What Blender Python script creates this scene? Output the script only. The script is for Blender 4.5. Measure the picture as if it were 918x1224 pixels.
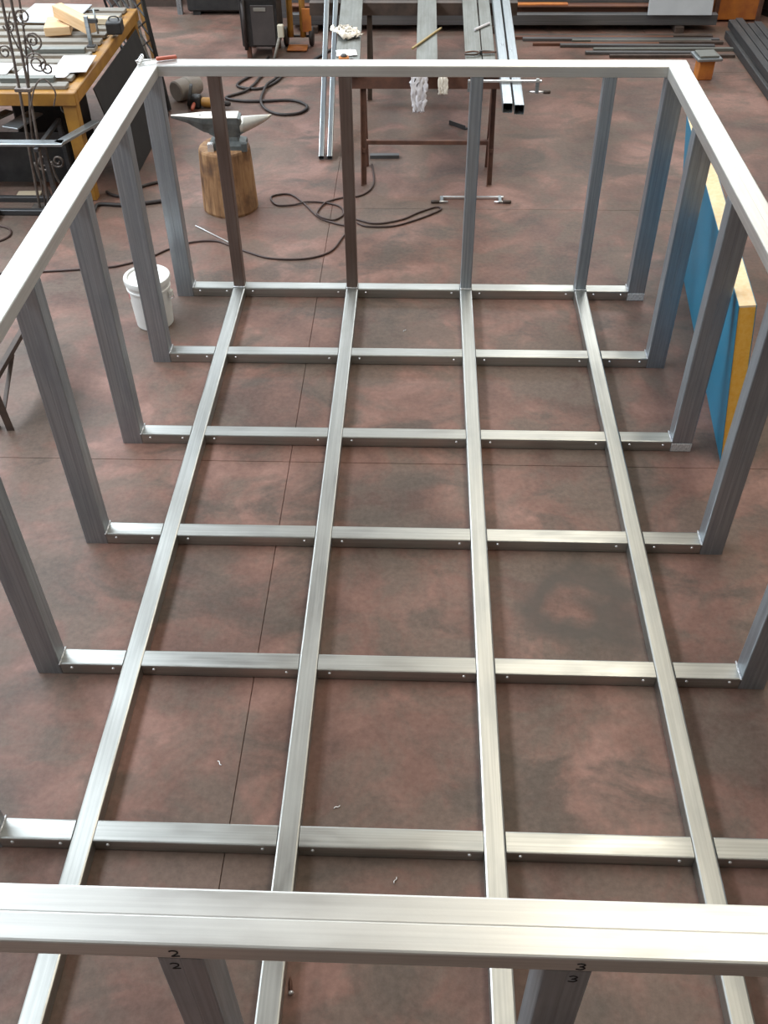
import bpy, bmesh, math, random
from mathutils import Vector, Matrix, Euler, noise
random.seed(7)
PI = math.pi
sc = bpy.context.scene
COL = sc.collection
for o in list(bpy.data.objects):
    bpy.data.objects.remove(o)

# ------------------------------------------------------------------ camera
cd = bpy.data.cameras.new('camera')
cam = bpy.data.objects.new('camera', cd)
COL.objects.link(cam)
cd.sensor_fit = 'VERTICAL'
cd.sensor_height = 36.0
cd.sensor_width = 27.0
cd.lens = 1147.0 / 1224.0 * 36.0
cd.clip_end = 200
R = Vector((0.99932938, 0.03531318, -0.00957973))
U = Vector((-0.01708422, 0.6818509, 0.73129029))
F = Vector((-0.0323562, 0.73063767, -0.6819983))
cam.matrix_world = Matrix(((R.x, U.x, -F.x, 0.0709), (R.y, U.y, -F.y, 0.0), (R.z, U.z, -F.z, 3.5304), (0, 0, 0, 1)))
sc.camera = cam

# ------------------------------------------------------------------ world, light, exposure
w = bpy.data.worlds.new('overcast')
sc.world = w
w.use_nodes = True
w.node_tree.nodes['Background'].inputs[0].default_value = (0.80, 0.88, 1.0, 1)
w.node_tree.nodes['Background'].inputs[1].default_value = 0.9

ROOF = 6.6
def skylight(name, x, y, z, sx, sy, power, col, rot=(0, 0, 0)):
    l = bpy.data.lights.new(name, 'AREA')
    l.shape = 'RECTANGLE'
    l.size = sx
    l.size_y = sy
    l.energy = power
    l.color = col
    o = bpy.data.objects.new(name, l)
    o.location = (x, y, z)
    o.rotation_euler = rot
    COL.objects.link(o)
    return o
# daylight entering through the glazed roof strips and the glazing high in the back wall
skylight('roof_daylight_west', -6.3, 6.9, ROOF - 0.06, 2.6, 13.6, 1850, (0.84, 0.93, 1.0))
skylight('roof_daylight_east', 2.3, 6.9, ROOF - 0.06, 1.9, 13.6, 430, (1.0, 0.90, 0.72))
skylight('back_window_daylight', 0.0, 14.84, 4.3, 12.6, 1.7, 420, (0.88, 0.95, 1.0), (-PI / 2, 0, 0))

vs = sc.view_settings
vs.view_transform = 'Standard'
vs.look = 'None'
vs.gamma = 1.0
vs.use_curve_mapping = False
vs.exposure = -0.08

# ------------------------------------------------------------------ materials
MATS = {}
def new_mat(name, col=(0.5, 0.5, 0.5), rough=0.5, metal=0.0, spec=0.5):
    m = bpy.data.materials.new(name)
    m.use_nodes = True
    b = m.node_tree.nodes['Principled BSDF']
    b.inputs['Base Color'].default_value = (*col, 1)
    b.inputs['Roughness'].default_value = rough
    b.inputs['Metallic'].default_value = metal
    b.inputs['Specular IOR Level'].default_value = spec
    MATS[name] = m
    return m, m.node_tree.nodes, m.node_tree.links, b

def mix_rgb(N, L, fac, a, b, mode='MIX'):
    n = N.new('ShaderNodeMix')
    n.data_type = 'RGBA'
    n.blend_type = mode
    if hasattr(fac, 'links'):
        L.new(fac, n.inputs[0])
    else:
        n.inputs[0].default_value = fac
    for v, i in ((a, 6), (b, 7)):
        if hasattr(v, 'links'):
            L.new(v, n.inputs[i])
        else:
            n.inputs[i].default_value = (*v, 1)
    return n.outputs[2]

def tex_noise(N, L, vec, scale, detail=4, rough=0.55, dist=0.0):
    n = N.new('ShaderNodeTexNoise')
    n.inputs['Scale'].default_value = scale
    n.inputs['Detail'].default_value = detail
    n.inputs['Roughness'].default_value = rough
    n.inputs['Distortion'].default_value = dist
    if vec is not None:
        L.new(vec, n.inputs['Vector'])
    return n.outputs['Fac']

def ramp(N, L, fac, stops):
    n = N.new('ShaderNodeValToRGB')
    e = n.color_ramp.elements
    while len(e) < len(stops):
        e.new(0.5)
    for el, (p, c) in zip(e, stops):
        el.position = p
        el.color = (*c, 1) if len(c) == 3 else c
    L.new(fac, n.inputs[0])
    return n.outputs[0]

def mapping(N, L, src, scale=(1, 1, 1), loc=(0, 0, 0)):
    n = N.new('ShaderNodeMapping')
    n.inputs['Scale'].default_value = scale
    n.inputs['Location'].default_value = loc
    L.new(src, n.inputs['Vector'])
    return n.outputs[0]

def g3(v):
    return (v, v, v)

def steel(name, col, rough, metal=0.8, streak=0.25, blotch=None, bump=0.05, amt=0.5):
    """rolled steel: streaks run along the local X axis of each bar"""
    m, N, L, b = new_mat(name, col, rough, metal)
    tc = N.new('ShaderNodeTexCoord')
    oi = N.new('ShaderNodeObjectInfo')
    add = N.new('ShaderNodeVectorMath')
    add.operation = 'ADD'
    L.new(tc.outputs['Object'], add.inputs[0])
    sc_ = N.new('ShaderNodeVectorMath')
    sc_.operation = 'SCALE'
    L.new(oi.outputs['Location'], sc_.inputs[0])
    sc_.inputs['Scale'].default_value = 1.37
    L.new(sc_.outputs[0], add.inputs[1])
    s = tex_noise(N, L, mapping(N, L, add.outputs[0], (1.2, 95, 95)), 1.0, 3)
    k = tex_noise(N, L, mapping(N, L, add.outputs[0], (2.4, 9, 9)), 1.0, 5, 0.6)
    fine = tex_noise(N, L, add.outputs[0], 160, 2)
    c1 = tuple(x * (1 - streak) for x in col)
    c2 = tuple(min(1, x * (1 + streak)) for x in col)
    c = mix_rgb(N, L, ramp(N, L, s, [(0.36, g3(0)), (0.64, g3(1))]), c1, c2)
    if blotch:
        c = mix_rgb(N, L, ramp(N, L, k, [(0.46, g3(0)), (0.70, g3(amt))]), c, blotch)
    L.new(c, b.inputs['Base Color'])
    r = N.new('ShaderNodeMapRange')
    r.inputs['From Min'].default_value = 0.3
    r.inputs['From Max'].default_value = 0.7
    r.inputs['To Min'].default_value = max(0.05, rough - 0.09)
    r.inputs['To Max'].default_value = rough + 0.12
    L.new(k, r.inputs['Value'])
    L.new(r.outputs[0], b.inputs['Roughness'])
    bp = N.new('ShaderNodeBump')
    bp.inputs['Strength'].default_value = bump
    bp.inputs['Distance'].default_value = 0.002
    mx = N.new('ShaderNodeMath')
    mx.operation = 'ADD'
    L.new(s, mx.inputs[0])
    L.new(fine, mx.inputs[1])
    L.new(mx.outputs[0], bp.inputs['Height'])
    L.new(bp.outputs[0], b.inputs['Normal'])
    return m

def mottled(name, c1, c2, rough=0.6, metal=0.0, scale=8.0, stretch=(1, 1, 1), bump=0.1, lo=0.35, hi=0.65):
    m, N, L, b = new_mat(name, c1, rough, metal)
    tc = N.new('ShaderNodeTexCoord')
    v = mapping(N, L, tc.outputs['Object'], stretch)
    n = tex_noise(N, L, v, scale, 6, 0.6)
    L.new(mix_rgb(N, L, ramp(N, L, n, [(lo, g3(0)), (hi, g3(1))]), c1, c2), b.inputs['Base Color'])
    bp = N.new('ShaderNodeBump')
    bp.inputs['Strength'].default_value = bump
    bp.inputs['Distance'].default_value = 0.005
    L.new(n, bp.inputs['Height'])
    L.new(bp.outputs[0], b.inputs['Normal'])
    return m

steel('rail_steel', (0.68, 0.685, 0.665), 0.42, 0.85, 0.07, (0.59, 0.595, 0.575), 0.04)
steel('beam_steel', (0.45, 0.458, 0.44), 0.39, 0.97, 0.10, (0.36, 0.366, 0.352), 0.03)
steel('column_steel', (0.35, 0.385, 0.42), 0.43, 0.75, 0.14, (0.24, 0.26, 0.29), 0.05)
steel('reflection_brown_steel', (0.15, 0.105, 0.09), 0.46, 0.5, 0.08, (0.21, 0.17, 0.15), 0.04)  # reflected brown of the floor, put into the base colour
steel('bright_steel', (0.80, 0.81, 0.82), 0.30, 0.85, 0.10, None, 0.08)
steel('silver_steel', (0.33, 0.365, 0.385), 0.34, 0.75, 0.12, (0.27, 0.29, 0.31), 0.05)
steel('stock_steel', (0.19, 0.197, 0.182), 0.48, 0.55, 0.14, (0.155, 0.15, 0.135), 0.05)
steel('dark_steel', (0.055, 0.055, 0.058), 0.5, 0.4, 0.25, (0.09, 0.08, 0.075), 0.05)
steel('grey_beam', (0.12, 0.12, 0.125), 0.5, 0.45, 0.2, (0.16, 0.14, 0.13), 0.05)
steel('rust_beam', (0.14, 0.062, 0.042), 0.6, 0.15, 0.25, (0.27, 0.105, 0.035), 0.05)
mottled('weld', (0.72, 0.73, 0.74), (0.35, 0.36, 0.38), 0.33, 0.85, 120, bump=0.6)
mottled('ground_metal', (0.82, 0.83, 0.84), (0.45, 0.46, 0.48), 0.4, 0.25, 60, (3, 1, 1), bump=0.4)
mottled('rust_brown', (0.095, 0.048, 0.036), (0.16, 0.075, 0.05), 0.6, 0.1, 9)
mottled('dark_brown', (0.05, 0.036, 0.03), (0.085, 0.058, 0.046), 0.6, 0.1, 9)
mottled('yellow_paint', (0.40, 0.20, 0.032), (0.27, 0.125, 0.026), 0.5, 0.0, 6, bump=0.05)
mottled('orange_paint', (0.56, 0.20, 0.035), (0.36, 0.11, 0.03), 0.55, 0.0, 5)
mottled('black_paint', (0.014, 0.014, 0.016), (0.03, 0.03, 0.03), 0.45, 0.0, 9, bump=0.04)
mottled('shade_black', (0.007, 0.0055, 0.005), (0.014, 0.011, 0.01), 0.8, 0.0, 6, bump=0.05)  # shade tone for the plate added beside the bench
mottled('black_rubber', (0.018, 0.014, 0.014), (0.035, 0.026, 0.024), 0.55, 0.0, 14, bump=0.03)
mottled('cable_brown', (0.045, 0.026, 0.023), (0.07, 0.04, 0.035), 0.5, 0.0, 14, bump=0.03)
mottled('machine_grey', (0.052, 0.045, 0.045), (0.072, 0.062, 0.06), 0.5, 0.0, 5, bump=0.03)
mottled('white_plastic', (0.78, 0.78, 0.76), (0.70, 0.70, 0.67), 0.38, 0.0, 5, bump=0.02)
mottled('paper', (0.86, 0.86, 0.88), (0.80, 0.80, 0.83), 0.8, 0.0, 3, bump=0.05)
mottled('cloth', (0.74, 0.72, 0.74), (0.60, 0.58, 0.62), 0.9, 0.0, 20, bump=0.2)
mottled('glove_cloth', (0.80, 0.75, 0.66), (0.66, 0.60, 0.52), 0.9, 0.0, 20, bump=0.2)
mottled('pine', (0.66, 0.46, 0.27), (0.56, 0.36, 0.19), 0.6, 0.0, 6, (0.6, 9, 9), 0.1)
mottled('plank_grey', (0.28, 0.26, 0.23), (0.20, 0.185, 0.16), 0.7, 0.0, 6, (0.6, 8, 8), 0.1)
mottled('cream_paint', (0.62, 0.58, 0.46), (0.54, 0.50, 0.40), 0.5, 0.0, 4, bump=0.03)
mottled('blue_facing', (0.015, 0.185, 0.315), (0.02, 0.21, 0.35), 0.42, 0.0, 3, bump=0.03)
mottled('foam_core', (0.86, 0.43, 0.05), (0.92, 0.52, 0.10), 0.85, 0.0, 45, bump=0.5)
mottled('foam_lit', (0.88, 0.72, 0.50), (0.84, 0.62, 0.36), 0.85, 0.0, 30, bump=0.5)  # same foam, paled to cream where light falls on the top edge
mottled('red_print', (0.55, 0.03, 0.04), (0.45, 0.025, 0.03), 0.4, 0.0, 5, bump=0.0)
mottled('red_handle', (0.42, 0.10, 0.055), (0.34, 0.08, 0.05), 0.5, 0.0, 9, bump=0.02)
mottled('ink', (0.012, 0.012, 0.014), (0.025, 0.025, 0.027), 0.8, 0.0, 40, bump=0.0)
mottled('anvil_iron', (0.16, 0.175, 0.175), (0.09, 0.10, 0.10), 0.5, 0.55, 14, bump=0.25)
mottled('anvil_face', (0.66, 0.64, 0.58), (0.56, 0.54, 0.49), 0.36, 0.7, 20, bump=0.05)
mottled('bag_grey', (0.30, 0.27, 0.24), (0.24, 0.21, 0.19), 0.8, 0.0, 9, bump=0.3)
mottled('wall_paint', (0.42, 0.40, 0.37), (0.36, 0.34, 0.31), 0.85, 0.0, 1.2, bump=0.03)
mottled('roof_sheet', (0.72, 0.73, 0.74), (0.64, 0.65, 0.66), 0.7, 0.0, 1.0, bump=0.02)
mottled('light_wood', (0.62, 0.52, 0.38), (0.52, 0.42, 0.29), 0.7, 0.0, 6, (0.6, 8, 8), 0.1)
mottled('brass_stick', (0.42, 0.31, 0.13), (0.34, 0.25, 0.10), 0.5, 0.2, 9, bump=0.02)
mottled('white_sheet', (0.50, 0.53, 0.57), (0.44, 0.47, 0.51), 0.5, 0.0, 3, bump=0.02)
mottled('wrought_iron', (0.13, 0.11, 0.10), (0.22, 0.19, 0.17), 0.45, 0.6, 25, bump=0.2)

def wood_log():
    m, N, L, b = new_mat('log_wood', (0.3, 0.18, 0.1), 0.75)
    tc = N.new('ShaderNodeTexCoord')
    v = mapping(N, L, tc.outputs['Object'], (9, 9, 1.3))
    n = tex_noise(N, L, v, 1.6, 6, 0.62, 0.4)
    n2 = tex_noise(N, L, tc.outputs['Object'], 5.0, 4)
    c = ramp(N, L, n, [(0.30, (0.06, 0.030, 0.018)), (0.46, (0.24, 0.125, 0.058)), (0.60, (0.37, 0.215, 0.105)), (0.78, (0.26, 0.17, 0.11))])
    c = mix_rgb(N, L, ramp(N, L, n2, [(0.52, g3(0)), (0.66, g3(0.7))]), c, (0.10, 0.055, 0.035))
    L.new(c, b.inputs['Base Color'])
    bp = N.new('ShaderNodeBump')
    bp.inputs['Strength'].default_value = 0.5
    bp.inputs['Distance'].default_value = 0.02
    L.new(n, bp.inputs['Height'])
    L.new(bp.outputs[0], b.inputs['Normal'])
wood_log()

def floor_material():
    m, N, L, b = new_mat('concrete_floor', (0.2, 0.12, 0.1), 0.5)
    geo = N.new('ShaderNodeNewGeometry')
    P = geo.outputs['Position']
    big = tex_noise(N, L, P, 1.5, 6, 0.56, 0.5)
    mid = tex_noise(N, L, mapping(N, L, P, (1, 1, 1), (7.3, 2.2, 1)), 2.6, 7, 0.62, 0.5)
    dirt = tex_noise(N, L, mapping(N, L, P, (1, 1.4, 1), (3.1, 9.4, 0)), 1.5, 6, 0.6, 0.8)
    fine = tex_noise(N, L, P, 34, 4, 0.7)
    c = ramp(N, L, big, [(0.36, (0.095, 0.055, 0.044)), (0.46, (0.152, 0.082, 0.064)), (0.54, (0.200, 0.106, 0.083)), (0.64, (0.275, 0.153, 0.124))])
    c = mix_rgb(N, L, ramp(N, L, mid, [(0.45, g3(0)), (0.58, g3(0.75))]), c, (0.128, 0.098, 0.078))
    c = mix_rgb(N, L, ramp(N, L, dirt, [(0.52, g3(0)), (0.64, g3(0.80))]), c, (0.080, 0.064, 0.052))
    c = mix_rgb(N, L, ramp(N, L, fine, [(0.34, g3(0)), (0.68, g3(1))]), mix_rgb(N, L, 0.18, c, (0.06, 0.045, 0.04)), mix_rgb(N, L, 0.07, c, (0.50, 0.36, 0.31)))
    # dried, ring shaped oil stain between the second and third beams
    sub = N.new('ShaderNodeVectorMath')
    sub.operation = 'DISTANCE'
    wob = N.new('ShaderNodeTexNoise')
    wob.inputs['Scale'].default_value = 4.0
    L.new(P, wob.inputs['Vector'])
    wv = N.new('ShaderNodeVectorMath')
    wv.operation = 'SCALE'
    wv.inputs['Scale'].default_value = 0.42
    L.new(wob.outputs['Color'], wv.inputs[0])
    av = N.new('ShaderNodeVectorMath')
    av.operation = 'ADD'
    L.new(P, av.inputs[0])
    L.new(wv.outputs[0], av.inputs[1])
    L.new(mapping(N, L, av.outputs[0], (1, 1, 0)), sub.inputs[0])
    sub.inputs[1].default_value = (0.87 + 0.21, 3.13 + 0.21, 0)
    ring = ramp(N, L, sub.outputs['Value'], [(0.07, g3(0.0)), (0.15, g3(0.8)), (0.24, g3(0.75)), (0.36, g3(0))])
    c = mix_rgb(N, L, ring, c, (0.070, 0.060, 0.052))
    L.new(c, b.inputs['Base Color'])
    r = N.new('ShaderNodeMapRange')
    r.inputs['To Min'].default_value = 0.42
    r.inputs['To Max'].default_value = 0.62
    L.new(mid, r.inputs['Value'])
    L.new(r.outputs[0], b.inputs['Roughness'])
    b.inputs['Specular IOR Level'].default_value = 0.25
    bp = N.new('ShaderNodeBump')
    bp.inputs['Strength'].default_value = 0.18
    bp.inputs['Distance'].default_value = 0.004
    L.new(fine, bp.inputs['Height'])
    L.new(bp.outputs[0], b.inputs['Normal'])
floor_material()
mottled('joint_dirt', (0.085, 0.055, 0.045), (0.11, 0.07, 0.058), 0.9, 0.0, 8)

# ------------------------------------------------------------------ mesh helpers
def finish(bm, name, smooth=False):
    bmesh.ops.recalc_face_normals(bm, faces=bm.faces)
    me = bpy.data.meshes.new(name)
    bm.to_mesh(me)
    bm.free()
    if smooth:
        for p in me.polygons:
            p.use_smooth = True
    return me

def bm_box(bm, c, s, rot=None):
    mt = Matrix.Translation(c)
    if rot is not None:
        mt = mt @ Euler(rot).to_matrix().to_4x4()
    r = bmesh.ops.create_cube(bm, size=1.0, matrix=mt @ Matrix.Diagonal((s[0], s[1], s[2], 1)))
    return r['verts']

def box_mesh(name, s, bev=0.0, c=(0, 0, 0), seg=1):
    bm = bmesh.new()
    bm_box(bm, c, s)
    if bev:
        bmesh.ops.bevel(bm, geom=bm.edges[:], offset=bev, segments=seg, profile=0.5, affect='EDGES')
    return finish(bm, name)

def extrude_profile(name, prof, length, hollow=None):
    """closed profile [(y,z)] swept along local X from -length/2 to length/2"""
    bm = bmesh.new()
    a = [bm.verts.new((-length / 2, y, z)) for y, z in prof]
    b = [bm.verts.new((length / 2, y, z)) for y, z in prof]
    n = len(prof)
    for i in range(n):
        bm.faces.new((a[i], a[(i + 1) % n], b[(i + 1) % n], b[i]))
    if hollow is None:
        bm.faces.new(a)
        bm.faces.new(b)
    else:
        c = [bm.verts.new((-length / 2, y * hollow[0], z * hollow[1])) for y, z in prof]
        d = [bm.verts.new((length / 2, y * hollow[0], z * hollow[1])) for y, z in prof]
        for i in range(n):
            j = (i + 1) % n
            bm.faces.new((c[i], d[i], d[j], c[j]))
            bm.faces.new((a[i], c[i], c[j], a[j]))
            bm.faces.new((b[i], b[j], d[j], d[i]))
    return finish(bm, name)

def round_rect(w, h, r, seg=2):
    pts = []
    for cx, cy, a0 in ((w / 2 - r, h / 2 - r, 0), (-w / 2 + r, h / 2 - r, 90), (-w / 2 + r, -h / 2 + r, 180), (w / 2 - r, -h / 2 + r, 270)):
        for k in range(seg + 1):
            a = math.radians(a0 + 90 * k / seg)
            pts.append((cx + r * math.cos(a), cy + r * math.sin(a)))
    return pts

def twin_profile(w, h, r=0.006, g=0.0028):
    """two square tubes welded side by side: a rounded box with a groove along the middle of top and bottom"""
    p = round_rect(w, h, r)
    out = []
    for i, (y, z) in enumerate(p):
        out.append((y, z))
        if i == 2:
            out += [(g, h / 2), (0, h / 2 - 0.0009), (-g, h / 2)]
        if i == 8:
            out += [(-g, -h / 2), (0, -h / 2 + 0.0009), (g, -h / 2)]
    return out

def channel_profile(w, h, t):
    return [(-w / 2, -h / 2), (w / 2, -h / 2), (w / 2, -h / 2 + t), (-w / 2 + t, -h / 2 + t), (-w / 2 + t, h / 2 - t), (w / 2, h / 2 - t), (w / 2, h / 2), (-w / 2, h / 2)]

def ibeam_profile(w, h, t):
    return [(-w / 2, -h / 2), (w / 2, -h / 2), (w / 2, -h / 2 + t), (t / 2, -h / 2 + t), (t / 2, h / 2 - t), (w / 2, h / 2 - t), (w / 2, h / 2), (-w / 2, h / 2), (-w / 2, h / 2 - t), (-t / 2, h / 2 - t), (-t / 2, -h / 2 + t), (-w / 2, -h / 2 + t)]

def angle_profile(w, h, t):
    return [(-w / 2, -h / 2), (w / 2, -h / 2), (w / 2, -h / 2 + t), (-w / 2 + t, -h / 2 + t), (-w / 2 + t, h / 2), (-w / 2, h / 2)]

def spline(pts, sub=6, closed=False):
    P = [Vector(p) for p in pts]
    n = len(P)
    out = []
    for i in range(n if closed else n - 1):
        p0 = P[(i - 1) % n] if (closed or i > 0) else P[0] * 2 - P[1]
        p1 = P[i]
        p2 = P[(i + 1) % n]
        p3 = P[(i + 2) % n] if (closed or i + 2 < n) else P[-1] * 2 - P[-2]
        for k in range(sub):
            t = k / sub
            out.append(0.5 * ((2 * p1) + (p2 - p0) * t + (2 * p0 - 5 * p1 + 4 * p2 - p3) * t * t + (3 * p1 - p0 - 3 * p2 + p3) * t ** 3))
    if not closed:
        out.append(P[-1])
    return out

def bm_tube(bm, pts, r, seg=8, caps=True):
    pts = [Vector(p) for p in pts]
    n = len(pts)
    rings = []
    up = Vector((0, 0, 1))
    for i, p in enumerate(pts):
        t = (pts[min(i + 1, n - 1)] - pts[max(i - 1, 0)])
        if t.length < 1e-9:
            t = Vector((1, 0, 0))
        t.normalize()
        ref = up if abs(t.z) < 0.95 else Vector((1, 0, 0))
        x = t.cross(ref).normalized()
        y = x.cross(t).normalized()
        rr = r[i] if isinstance(r, (list, tuple)) else r
        rings.append([bm.verts.new(p + (x * math.cos(a) + y * math.sin(a)) * rr) for a in [2 * PI * k / seg for k in range(seg)]])
    for i in range(n - 1):
        for k in range(seg):
            bm.faces.new((rings[i][k], rings[i][(k + 1) % seg], rings[i + 1][(k + 1) % seg], rings[i + 1][k]))
    if caps:
        bm.faces.new(rings[0])
        bm.faces.new(rings[-1])

def tube_mesh(name, pts, r, seg=8, smooth=True):
    bm = bmesh.new()
    bm_tube(bm, pts, r, seg)
    return finish(bm, name, smooth)

def lathe_mesh(name, prof, seg=32, smooth=True):
    bm = bmesh.new()
    rings = []
    for r, z in prof:
        if r < 1e-6:
            rings.append([bm.verts.new((0, 0, z))])
        else:
            rings.append([bm.verts.new((r * math.cos(2 * PI * k / seg), r * math.sin(2 * PI * k / seg), z)) for k in range(seg)])
    for a, b in zip(rings, rings[1:]):
        for k in range(seg):
            j = (k + 1) % seg
            if len(a) == 1 and len(b) == 1:
                continue
            if len(a) == 1:
                bm.faces.new((a[0], b[k], b[j]))
            elif len(b) == 1:
                bm.faces.new((a[k], a[j], b[0]))
            else:
                bm.faces.new((a[k], a[j], b[j], b[k]))
    me = finish(bm, name, False)
    if smooth:
        for p in me.polygons:
            p.use_smooth = True
        me.set_sharp_from_angle(angle=math.radians(35))
    return me

def loft_mesh(name, sections, smooth=False):
    """list of rings (equal number of points each)"""
    bm = bmesh.new()
    rings = [[bm.verts.new(p) for p in s] for s in sections]
    n = len(rings[0])
    for a, b in zip(rings, rings[1:]):
        for k in range(n):
            bm.faces.new((a[k], a[(k + 1) % n], b[(k + 1) % n], b[k]))
    bm.faces.new(rings[0])
    bm.faces.new(rings[-1])
    return finish(bm, name, smooth)

def put(name, me, mat, parent=None, loc=(0, 0, 0), rot=(0, 0, 0), mats=None):
    if mat is not None and not me.materials:
        me.materials.append(MATS[mat])
    o = bpy.data.objects.new(name, me)
    o.location = loc
    o.rotation_euler = rot
    COL.objects.link(o)
    if parent is not None:
        o.parent = parent
    return o

def tag(o, label, cat, group=None, kind=None):
    o['label'] = label
    o['category'] = cat
    if group:
        o['group'] = group
    if kind:
        o['kind'] = kind
    return o

def thing(name, label, cat, loc, rotz=0.0, group=None, rot=None):
    o = bpy.data.objects.new(name, None)
    o.empty_display_size = 0.1
    o.location = loc
    o.rotation_euler = rot if rot else (0, 0, rotz)
    COL.objects.link(o)
    return tag(o, label, cat, group)

def struct(name, me, mat, loc=(0, 0, 0), parent=None, rot=(0, 0, 0)):
    o = put(name, me, mat, parent, loc, rot)
    if parent is None:
        o['kind'] = 'structure'
    return o

def bar_between(parent, name, mat, a, b, prof, roll=0.0, hollow=None):
    """straight bar with the given profile from a to b (in the parent's space)"""
    a, b = Vector(a), Vector(b)
    d = b - a
    me = extrude_profile(name, prof, d.length, hollow)
    q = d.to_track_quat('X', 'Z')
    o = put(name, me, mat, parent, (a + b) / 2)
    o.rotation_euler = (q.to_matrix() @ Euler((roll, 0, 0)).to_matrix()).to_euler()
    return o

# ------------------------------------------------------------------ the hall
XW, Y0W, Y1W = 8.6, -5.0, 14.9
bm = bmesh.new()
bm_box(bm, (0, (Y0W + Y1W) / 2, -0.11), (2 * XW, Y1W - Y0W, 0.2))
floor = struct('floor', finish(bm, 'floor'), 'joint_dirt')
floor['label'] = 'worn reddish brown concrete workshop floor with saw-cut joints'
XJ = [-8.6, -7.05, -3.85, -0.65, 2.62, 5.85, 8.6]
YJ = [-5.0, -2.28, 0.95, 4.19, 7.41, 10.64, 13.85, 14.9]
for i in range(len(XJ) - 1):
    for j in range(len(YJ) - 1):
        g = 0.0013
        sx, sy = XJ[i + 1] - XJ[i] - 2 * g, YJ[j + 1] - YJ[j] - 2 * g
        me = box_mesh('slab', (sx, sy, 0.02), 0.0015)
        put('slab', me, 'concrete_floor', floor, ((XJ[i] + XJ[i + 1]) / 2, (YJ[j] + YJ[j + 1]) / 2, -0.010))

def wall(name, c, s):
    return struct(name, box_mesh(name, s), 'wall_paint', c)
wall('wall_left', (-XW - 0.1, (Y0W + Y1W) / 2, ROOF / 2), (0.2, Y1W - Y0W + 0.4, ROOF))
wall('wall_right', (XW + 0.1, (Y0W + Y1W) / 2, ROOF / 2), (0.2, Y1W - Y0W + 0.4, ROOF))
wall('wall_front', (0, Y0W - 0.1, ROOF / 2), (2 * XW, 0.2, ROOF))
# back wall with an opening for the high glazing
bw = bmesh.new()
bm_box(bw, (0, Y1W + 0.1, 1.7), (2 * XW, 0.2, 3.4))
bm_box(bw, (0, Y1W + 0.1, 5.9), (2 * XW, 0.2, 1.4))
bm_box(bw, (-7.5, Y1W + 0.1, 4.3), (2.2, 0.2, 1.8))
bm_box(bw, (7.5, Y1W + 0.1, 4.3), (2.2, 0.2, 1.8))
struct('wall_back', finish(bw, 'wall_back'), 'wall_paint')
# roof with two long glazed strips
rf = bmesh.new()
for x0, x1 in ((-8.8, -7.7), (-4.9, 1.25), (3.35, 8.8)):
    bm_box(rf, ((x0 + x1) / 2, (Y0W + Y1W) / 2, ROOF + 0.05), (x1 - x0, Y1W - Y0W + 0.4, 0.1))
for xc_, w_ in ((-6.3, 2.8), (2.3, 2.1)):
    bm_box(rf, (xc_, -2.6, ROOF + 0.05), (w_, 5.2, 0.1))
    bm_box(rf, (xc_, 14.4, ROOF + 0.05), (w_, 1.4, 0.1))
struct('ceiling', finish(rf, 'ceiling'), 'roof_sheet')
new_mat('glazing', (0.85, 0.88, 0.9), 0.4)
MATS['glazing'].node_tree.nodes['Principled BSDF'].inputs['Transmission Weight'].default_value = 0.9
def glazing(name, c, s, n, axis):
    win = struct(name, box_mesh(name, s), 'glazing', c)
    L_ = s[axis]
    for k in range(n + 1):
        bs = [s[0], s[1], s[2]]
        bs[axis] = 0.06
        for q in range(3):
            if q != axis:
                bs[q] += 0.03
        l = [0, 0, 0]
        l[axis] = -L_ / 2 + L_ * k / n
        put('glazing_bar', box_mesh('glazing_bar', bs), 'grey_beam', win, l)
    return win
glazing('window_1', (-6.3, 6.85, ROOF + 0.05), (2.8, 13.7, 0.02), 9, 1)
glazing('window_2', (2.3, 6.85, ROOF + 0.05), (2.1, 13.7, 0.02), 9, 1)
glazing('window_3', (0, Y1W + 0.1, 4.3), (12.8, 0.02, 1.8), 10, 0)

# ------------------------------------------------------------------ the big steel frame
A, CW, DB, HB = 1.530, 0.118, 0.090, 0.071
WL, H, HR, WR = 0.085, 1.566, 0.065, 0.1227
ROWS = [6.002, 5.174, 4.335, 3.505, 2.660, 1.809, 0.860]     # front faces of the cross beams, far to near
LX = [-1.2, -0.4, 0.4, 1.2]
YF = 0.806                                                   # front face of the near rail
FAR = ROWS[0] + 0.012
frame = thing('steel_cage', 'big open box frame of bare grey steel tubes standing on the floor', 'steel cage', (0, 3.4, 0))
def fl(x, y, z):
    return (x, y - 3.4, z)

def long_tube(name, mat, me, loc, rot=(0, 0, 0), parent=frame):
    return put(name, me, mat, parent, loc, rot)

Z90 = (0, 0, PI / 2)
UPR = (0, -PI / 2, 0)
# four longitudinal floor beams
y0, y1 = YF + 0.10, ROWS[0] + DB
me_long = extrude_profile('floor_beam', round_rect(WL, HB, 0.008), y1 - y0)
longs = [long_tube('floor_beam', 'beam_steel', me_long, fl(x, (y0 + y1) / 2, HB / 2), Z90) for x in LX]
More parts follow.
